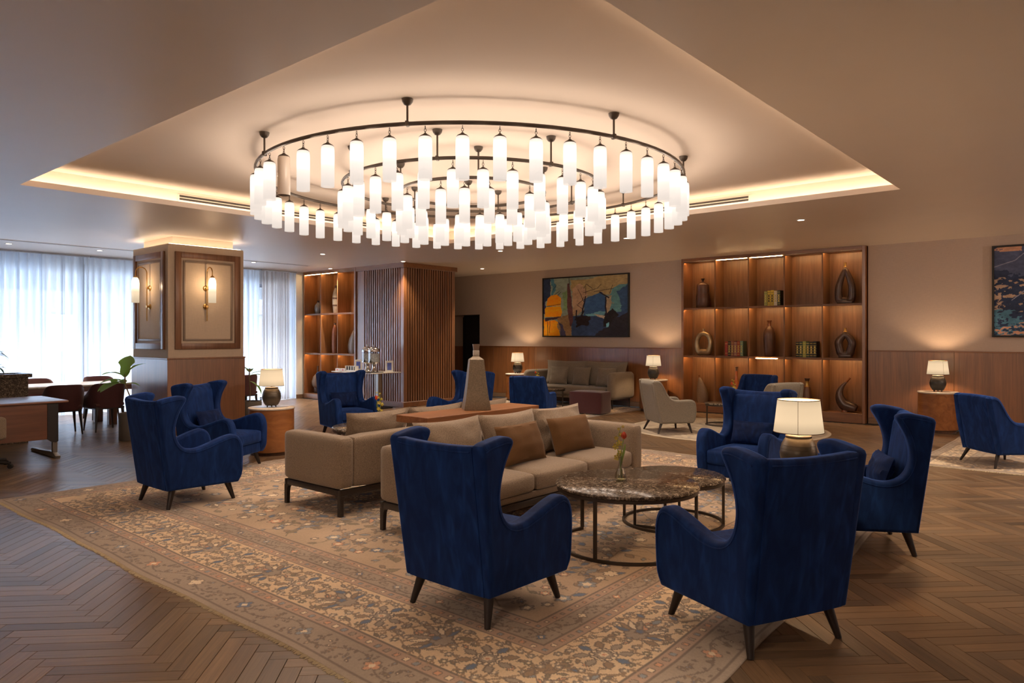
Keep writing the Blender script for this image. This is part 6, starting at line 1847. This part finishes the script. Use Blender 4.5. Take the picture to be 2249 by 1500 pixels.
M['carpet'] = painted('hand_knotted_wool', 0.95, 0.35, 420, sheen=0.15, var=0.12, vscale=90)
def lay_carpet(name, label, x0, x1, y0, y1, step, bands, field, seed, fringe=True, skew=0.0, wave=0.012, sc=1.0, dens=1.0, fade=None):
    cp = Carpet(x1 - x0, y1 - y0, step, seed)
    paint_carpet(cp, bands, field, sc, dens)
    if fade is not None:
        g = np.array(srgb(*fade[0])); cp.img = cp.img * (1 - fade[1]) + g * fade[1]
    X, Y = cp.X + x0, cp.Y + y0
    # the woven edge runs slightly wavy
    wv = lambda s: wave * (np.sin(s * 2.1 + 0.4) + 0.5 * np.sin(s * 5.3 + seed))
    fx = np.clip(1 - cp.X / 0.8, 0, 1); fx2 = np.clip(1 - (cp.W - cp.X) / 0.8, 0, 1); fy = np.clip(1 - cp.Y / 0.8, 0, 1); fy2 = np.clip(1 - (cp.H - cp.Y) / 0.8, 0, 1)
    X = X + wv(Y) * (fx - fx2); Y = Y + wv(X + 3) * (fy - fy2)
    Y = Y + skew * np.clip(cp.X - 1.15, 0, None) * np.clip(1 - cp.Y / 2.6, 0, 1)
    E = np.minimum(np.minimum(cp.X, cp.W - cp.X), np.minimum(cp.Y, cp.H - cp.Y))
    Z = 0.0055 - 0.004 * (E < step * 0.5)
    me = grid_mesh('pile', X, Y, Z, cp.img); me.materials.append(M['carpet']); me.shade_smooth()
    t = thing(name, label, 'carpet', (0, 0, 0))
    o = bpy.data.objects.new('pile', me); C.objects.link(o); o.parent = t
    if fringe:
        rng = np.random.default_rng(seed)
        for xe, sg in ((x0, -1), (x1, 1)):
            V, F = [], []
            for y in np.arange(y0 + 0.01 + (skew * (x1 - x0 - 1.15) if sg > 0 else 0), y1 - 0.01, 0.011):
                xx = xe + (float(wv(y)) if sg < 0 else -float(wv(y)))
                L = rng.uniform(0.014, 0.03); dy = rng.normal(0, 0.006); i = len(V)
                V += [(xx - sg * 0.004, y - 0.005, 0.0005), (xx - sg * 0.004, y + 0.005, 0.0005), (xx - sg * 0.004, y, 0.0065), (xx + sg * L, y + dy - 0.003, 0.0005), (xx + sg * L, y + dy + 0.003, 0.0005), (xx + sg * L, y + dy, 0.0035)]
                F += [(i, i + 2, i + 5, i + 3), (i + 2, i + 1, i + 4, i + 5), (i + 3, i + 5, i + 4), (i, i + 1, i + 2), (i, i + 3, i + 4, i + 1)]
            me = bpy.data.meshes.new('fringe'); me.from_pydata(V, [], F); me.materials.append(M['fringe'])
            o = bpy.data.objects.new('fringe', me); C.objects.link(o); o.parent = t; o['kind'] = 'stuff'
    return t
M['fringe'] = plain('carpet_fringe', (0.56, 0.46, 0.30), 0.95, noise=0.3, nscale=80)
BIG = [(0.0, 0.05, 'grey', ''), (0.05, 0.27, 'grey', 'minor'), (0.27, 0.36, 'pinkt', 'guard'), (0.36, 0.80, 'cream', 'main'), (0.80, 0.88, 'pinkt', 'guard'), (0.88, 1.02, 'grey', 'minor'), (1.02, 1.09, 'pinkt', 'guard')]
lay_carpet('large_carpet', 'huge floral bordered carpet under the beige sofas and wing chairs', 2.045, 8.93, 1.42, 8.38, 0.0076, BIG, 'tan', 3, skew=0.05)
SM = [(0.0, 0.04, 'grey', ''), (0.04, 0.14, 'grey', 'minor'), (0.14, 0.48, 'cream', 'main'), (0.48, 0.58, 'grey', 'minor')]
lay_carpet('small_carpet', 'patterned carpet at the right edge under the low blue armchair', 10.12, 13.35, -1.6, 2.08, 0.02, SM, 'grey', 5, fade=((150, 128, 108), 0.25))
lay_carpet('small_carpet', 'pale patterned carpet under the wall sofa and pouf', 11.75, 14.0, 8.10, 12.0, 0.025, SM, 'grey', 9, fade=((150, 138, 124), 0.35))
# round carpet
def round_carpet():
    R = 1.66; cp = Carpet(2 * R, 2 * R, 0.02, 12)
    cp.img[:] = CR['light'] * 0.85
    d = np.hypot(cp.X - R, cp.Y - R); th = np.arctan2(cp.Y - R, cp.X - R)
    for k in range(230):
        a = cp.rng.uniform(0, 6.28); r = R * math.sqrt(cp.rng.random()) * 0.78
        cp.sprig(R + r * math.cos(a), R + r * math.sin(a), 0.14, cp.rng.uniform(0, 6.28))
    for (a, b, cl) in ((0.80, 0.815, 'grey'), (0.88, 0.955, 'grey'), (0.955, 1.0, 'light')): cp.img[(d > a * R) & (d <= b * R)] = CR[cl]
    for k in range(60): cp.blob(R + 0.845 * R * math.cos(k * PI / 30), R + 0.845 * R * math.sin(k * PI / 30), 0.035, 4, 0.3, ['blue', 'grey', 'brown'][k % 3], 0, None)
    cp.img = cp.img * 0.6 + np.array(srgb(168, 150, 130)) * 0.4
    # map the square grid onto a disc
    u, v = cp.X / R - 1, cp.Y / R - 1
    me = bpy.data.meshes.new('pile')
    bm = NB(); ly = bm.verts.layers.float_color.new('pattern')
    nr, na = 40, 220
    prev = None
    def colat(x, y):
        i = min(cp.nx - 1, max(0, int((x + R) / cp.step))); j = min(cp.ny - 1, max(0, int((y + R) / cp.step)))
        return (*cp.img[j, i], 1)
    ctr = bm.verts.new((0, 0, 0.0055)); ctr[ly] = colat(0, 0)
    for i in range(1, nr + 1):
        rr = R * i / nr; row = []
        for k in range(na):
            a = 2 * PI * k / na; vv = bm.verts.new((rr * math.cos(a), rr * math.sin(a), 0.0055 if i < nr else 0.001)); vv[ly] = colat(rr * 0.995 * math.cos(a), rr * 0.995 * math.sin(a)); row.append(vv)
        for k in range(na):
            if prev is None: bm.faces.new((ctr, row[k], row[(k + 1) % na]))
            else: bm.faces.new((prev[k], row[k], row[(k + 1) % na], prev[(k + 1) % na]))
        prev = row
    o = finish(bm, 'round_carpet', M['carpet'], ang=80); o.location = (11.85, 5.30, 0)
    tag(o, 'pale round carpet under the grey armchairs before the long shelf', 'carpet')
round_carpet()

# ================================================================== desk corner at the left
M['desk'] = wood('reddish_desk_wood', (0.14, 0.048, 0.024), (0.23, 0.088, 0.045), 'X', 0.35, coat=0.6)
M['desk_dark'] = plain('dark_desk_panel', (0.03, 0.024, 0.024), 0.4)
t = thing('desk', 'office desk with reddish modesty panel and metal foot at the left edge', 'desk', (2.62, 11.25, 0))
bm = NB(); box(bm, -0.90, 0.80, -0.52, 0.58, 0.722, 0.752, 0.008, 3); finish(bm, 'desk_top', M['desk'], t, ang=40)
bm = NB(); box(bm, -0.80, 0.56, -0.48, -0.458, 0.25, 0.7215, 0.002, 1); finish(bm, 'modesty_panel', M['desk'], t, smooth=False)
for sx in (-0.74, 0.66):
    e0 = 0.562 if sx > 0 else -0.802; e1 = e0 + (0.125 if sx > 0 else -0.045)
    bm = NB(); prism(bm, [(e0, 0.7215), (e0, 0.25), (e0 + (e1 - e0) * 0.35, 0.215), (e0 + (e1 - e0) * 0.75, 0.20), (e1, 0.215), (e1, 0.7215)], lambda u, v, w: (u, -0.485 + w, v), 0.03); bmesh.ops.recalc_face_normals(bm, faces=bm.faces); finish(bm, 'end_panel', M['desk_dark'], t, smooth=False)
    bm = NB(); box(bm, sx - 0.028, sx + 0.028, -0.45, -0.39, 0.06, 0.7215, 0.006, 2); finish(bm, 'leg', M['steel'], t, ang=40)
    bm = NB(); prism(bm, [(-0.55, 0.0), (0.42, 0.0), (0.46, 0.02), (0.40, 0.045), (0.10, 0.052), (-0.34, 0.075), (-0.46, 0.065), (-0.56, 0.03)], lambda u, v, w, sx=sx: (sx - 0.032 + w, u, v), 0.064, 0.006, 2); bmesh.ops.recalc_face_normals(bm, faces=bm.faces); finish(bm, 'foot', M['steel'], t, ang=40)
t = thing('office_chair', 'beige swivel chair at the desk, cut by the left edge', 'chair', (2.42, 10.47, 0), math.radians(84))
bm = NB(); puffbox(bm, -0.22, -0.13, -0.20, 0.20, 0.36, 0.63, 0.04, 6, (0.01, 0, 0.01)); finish(bm, 'backrest', M['beige'], t)
bm = NB(); puffbox(bm, -0.22, 0.16, -0.20, 0.20, 0.36, 0.44, 0.035, 6, (0, 0, 0.015)); finish(bm, 'seat', M['beige'], t)
bm = NB(); cone(bm, (0, 0, 0.09), (0, 0, 0.37), 0.028, 0.022, 12); finish(bm, 'gas_post', M['blackmetal'], t)
for k in range(5):
    a = 2 * PI * k / 5 + 0.3
    bm = NB(); tube(bm, [(0.02 * math.cos(a), 0.02 * math.sin(a), 0.10), (0.30 * math.cos(a), 0.30 * math.sin(a), 0.068)], 0, 8, rads=[0.03, 0.018]); sp_ = finish(bm, 'star_arm', M['blackmetal'], t)
    bm = NB(); lathe(bm, [(0.028, -0.018), (0.03, 0.0), (0.028, 0.018)], 14); bmesh.ops.rotate(bm, verts=bm.verts, cent=(0, 0, 0), matrix=Matrix.Rotation(PI / 2, 3, 'X')); finish(bm, 'caster', M['blackmetal'], sp_, loc=(0.30 * math.cos(a), 0.30 * math.sin(a), 0.031), rot=(0, 0, a))
t = thing('granite_planter', 'waist high brown granite planter wall behind the desk', 'planter', (2.42, 12.86, 0))
bm = NB(); box(bm, -1.05, 1.05, -0.26, 0.26, 0.001, 0.985, 0.004, 1); finish(bm, 'granite_body', M['granite'], t, smooth=False)
bm = NB()
for (a, b, c_, d) in ((-1.09, 1.09, -0.30, -0.20), (-1.09, 1.09, 0.20, 0.30), (-1.09, -0.99, -0.20, 0.20), (0.99, 1.09, -0.20, 0.20)): box(bm, a, b, c_, d, 0.9855, 1.04)
finish(bm, 'granite_rim', M['granite'], t, smooth=False)
bm = NB(); box(bm, -0.985, 0.985, -0.195, 0.195, 0.9855, 1.015); finish(bm, 'soil', M['soil'], t, smooth=False)
bm = NB(); box(bm, 0.52, 0.60, -0.285, -0.2605, 0.45, 0.92); finish(bm, 'dark_slot', M['black'], t, smooth=False)

def blade_leaf(L, W, droop, fiddle=0.0, fold=0.15, n=8):
    bm = NB(); rows = []
    for i in range(n + 1):
        q = i / n
        w = W / 2 * (math.sin(PI * min(1, q * 0.97 + 0.03)) ** 0.75) * (1 - fiddle * math.exp(-((q - 0.38) / 0.16) ** 2)) * (1 + fiddle * 0.5 * (q > 0.5))
        x = L * q * math.cos(droop * q); z = L * q * math.sin(-droop * q) + 0.0
        rows.append([bm.verts.new((x, -w, z + fold * w)), bm.verts.new((x, -w * 0.5, z + fold * w * 0.35)), bm.verts.new((x, 0, z)), bm.verts.new((x, w * 0.5, z + fold * w * 0.35)), bm.verts.new((x, w, z + fold * w))])
    for A, B in zip(rows[:-1], rows[1:]):
        for i in range(4): bm.faces.new((A[i], A[i + 1], B[i + 1], B[i]))
    return bm
t = thing('dracaena', 'spiky dark green plant standing in the granite planter', 'plant', (3.12, 12.86, 1.0155))
bm = NB(); tube(bm, [(0, 0, 0), (0.01, 0, 0.12), (0.0, 0.01, 0.30)], 0.012, 8); finish(bm, 'stem', M['stem'], t)
for hz, cnt in ((0.10, 12), (0.30, 14)):
    for k in range(cnt):
        bm = blade_leaf(random.uniform(0.16, 0.24), 0.035, 0.9, 0, 0.3, 6)
        finish(bm, 'leaf', M['leaf_dark'], t, loc=(0, 0, hz), rot=(0, -random.uniform(0.3, 1.2), k * 2.4 + random.uniform(-0.3, 0.3)), ang=80)

def fig(label, loc, leaves, first_r=0.21, H=0.42, off=(0.0, 0.0)):
    t = thing('potted_fig', label, 'plant', loc)
    bm = NB(); lathe(bm, [(first_r * 0.93, 0.0), (first_r, 0.02), (first_r, H - 0.012), (first_r - 0.008, H), (first_r - 0.02, H), (first_r - 0.022, H - 0.05)], 36); finish(bm, 'pot', M['pot'], t, ang=45)
    bm = NB(); lathe(bm, [(first_r - 0.03, H - 0.05), (first_r - 0.03, H - 0.03)], 24); finish(bm, 'soil', M['soil'], t)
    bm = NB(); tube(bm, catmull([(0, 0, H - 0.03), (0.01 + off[0] * 0.4, off[1] * 0.4, 0.62), (off[0] * 0.9, off[1] * 0.9 + 0.01, 0.85), (off[0], off[1], 1.02)], 4), 0.011, 8); finish(bm, 'stem', M['stem'], t)
    for (az, el, z, L, W) in leaves:
        bm = blade_leaf(L, W, 0.55, 0.35, 0.22, 10)
        finish(bm, 'leaf', M['leaf'], t, loc=(off[0], off[1], z), rot=(0, -el, az), ang=80)
fig('fiddle leaf fig in a taupe pot left of the column', (4.64, 11.73, 0), [(math.radians(50), 1.52, 0.97, 0.40, 0.23), (math.radians(128), 0.62, 0.97, 0.38, 0.15), (math.radians(-46), 1.10, 0.98, 0.38, 0.13), (math.radians(140), 0.22, 0.88, 0.42, 0.24), (math.radians(195), 0.30, 0.86, 0.42, 0.26), (math.radians(165), 0.45, 0.90, 0.36, 0.2), (math.radians(-30), 0.35, 0.86, 0.22, 0.14), (math.radians(100), 0.5, 0.88, 0.34, 0.2)], off=(-0.09, 0.105))
fig('fiddle leaf fig in a taupe pot right of the column, half hidden', (6.85, 12.22, 0), [(math.radians(-30), 0.55, 0.90, 0.40, 0.15), (math.radians(-60), 0.35, 0.88, 0.42, 0.17), (math.radians(140), 0.9, 0.95, 0.32, 0.18), (math.radians(-42), -0.35, 0.78, 0.34, 0.17), (math.radians(60), 0.6, 0.95, 0.32, 0.18)])

# ------------------------------------------------------------------ dining tables and burgundy tub chairs by the window
def dining(label, x, y, W, D):
    t = thing('dining_table', label, 'table', (x, y, 0), 0, 'marble dining tables by the window')
    bm = NB(); box(bm, -W / 2, W / 2, -D / 2, D / 2, 0.725, 0.752, 0.006, 2); finish(bm, 'marble_top', M['marble_white'], t, ang=30)
    bm = NB(); box(bm, -W / 2 + 0.05, W / 2 - 0.05, -D / 2 + 0.05, D / 2 - 0.05, 0.635, 0.7245); finish(bm, 'apron', M['desk'], t, smooth=False)
    for sx in (-1, 1):
        bm = NB(); box(bm, sx * (W / 2 - 0.42) - 0.07, sx * (W / 2 - 0.42) + 0.07, -D / 2 + 0.14, -D / 2 + 0.24, 0.0005, 0.6345, 0.004, 1); box(bm, sx * (W / 2 - 0.42) - 0.07, sx * (W / 2 - 0.42) + 0.07, D / 2 - 0.24, D / 2 - 0.14, 0.0005, 0.6345, 0.004, 1)
        finish(bm, 'leg', M['walnut_dark'], t, smooth=False)
dining('marble topped dining table at far left by the sheers', 4.45, 14.38, 2.3, 1.05)
dining('dining table by the window, its end showing right of the column', 7.45, 14.95, 1.6, 0.95)
def tub(label, loc, rz, first=[None]):
    if first[0] is None:
        t = thing('dining_chair', label, 'chair', loc, rz, 'burgundy dining chairs')
        bm = NB(); puffbox(bm, -0.22, 0.25, -0.235, 0.235, 0.415, 0.485, 0.03, 6, (0, 0, 0.02)); finish(bm, 'seat', M['burgundy_dark'], t)
        P = catmull([(0.26, 0.275), (0.12, 0.285), (-0.06, 0.27), (-0.19, 0.20), (-0.245, 0.08), (-0.25, 0.0), (-0.245, -0.08), (-0.19, -0.20), (-0.06, -0.27), (0.12, -0.285), (0.26, -0.275)], 4)
        def top(x): return 0.60 + 0.22 / (1 + math.exp((x + 0.07) * 26))
        bm = NB(); rows = []
        for (s, zf, ts) in ((1.0, 0.0, 0), (1.06, 0.5, 0), (1.10, 0.93, 0), (1.07, 1.0, 0), (1.0, 1.0, 0), (0.96, 0.93, 0), (0.90, 0.5, 0), (0.86, 0.05, 0)):
            rows.append([bm.verts.new((x * s, y * s, 0.40 + (top(x) - 0.40) * zf)) for x, y in P])
        for A, B in zip(rows, rows[1:] + rows[:1]):
            for k in range(len(P) - 1): bm.faces.new((A[k], A[k + 1], B[k + 1], B[k]))
        for k in (0, len(P) - 1): bm.faces.new([r[k] for r in rows])
        bmesh.ops.recalc_face_normals(bm, faces=bm.faces); finish(bm, 'tub_back', M['burgundy_dark'], t, ang=60)
        bm = NB(); box(bm, -0.21, 0.23, -0.23, 0.23, 0.375, 0.4145, 0.004, 1); finish(bm, 'seat_frame', M['leg_dark'], t, smooth=False)
        for sx in (-1, 1):
            for sy in (-1, 1):
                bm = NB(); tube(bm, [(0.01 + sx * 0.20, sy * 0.205, 0.378), (0.01 + sx * 0.215, sy * 0.215, 0.24), (0.01 + sx * 0.235, sy * 0.235, 0.0)], 0, 10, rads=[0.026, 0.020, 0.012]); finish(bm, 'leg', M['leg_dark'], t)
        first[0] = t; return t
    return copy_thing(first[0], loc, rz, label)
tub('burgundy tub chair at the dining table, nearest to the fig', (4.78, 13.28, 0), PI / 2 + 0.05)
tub('burgundy tub chair half hidden by the desk at left', (4.14, 13.27, 0), PI / 2 - 0.1)
tub('burgundy tub chair across the dining table, its back against the sheers', (5.42, 15.25, 0), -PI / 2)
tub('burgundy tub chair behind the granite planter across the dining table', (4.35, 15.25, 0), -PI / 2)
tub('burgundy tub chair just right of the column behind the fig', (7.62, 13.9, 0), PI / 2)
bpy.context.view_layer.update()
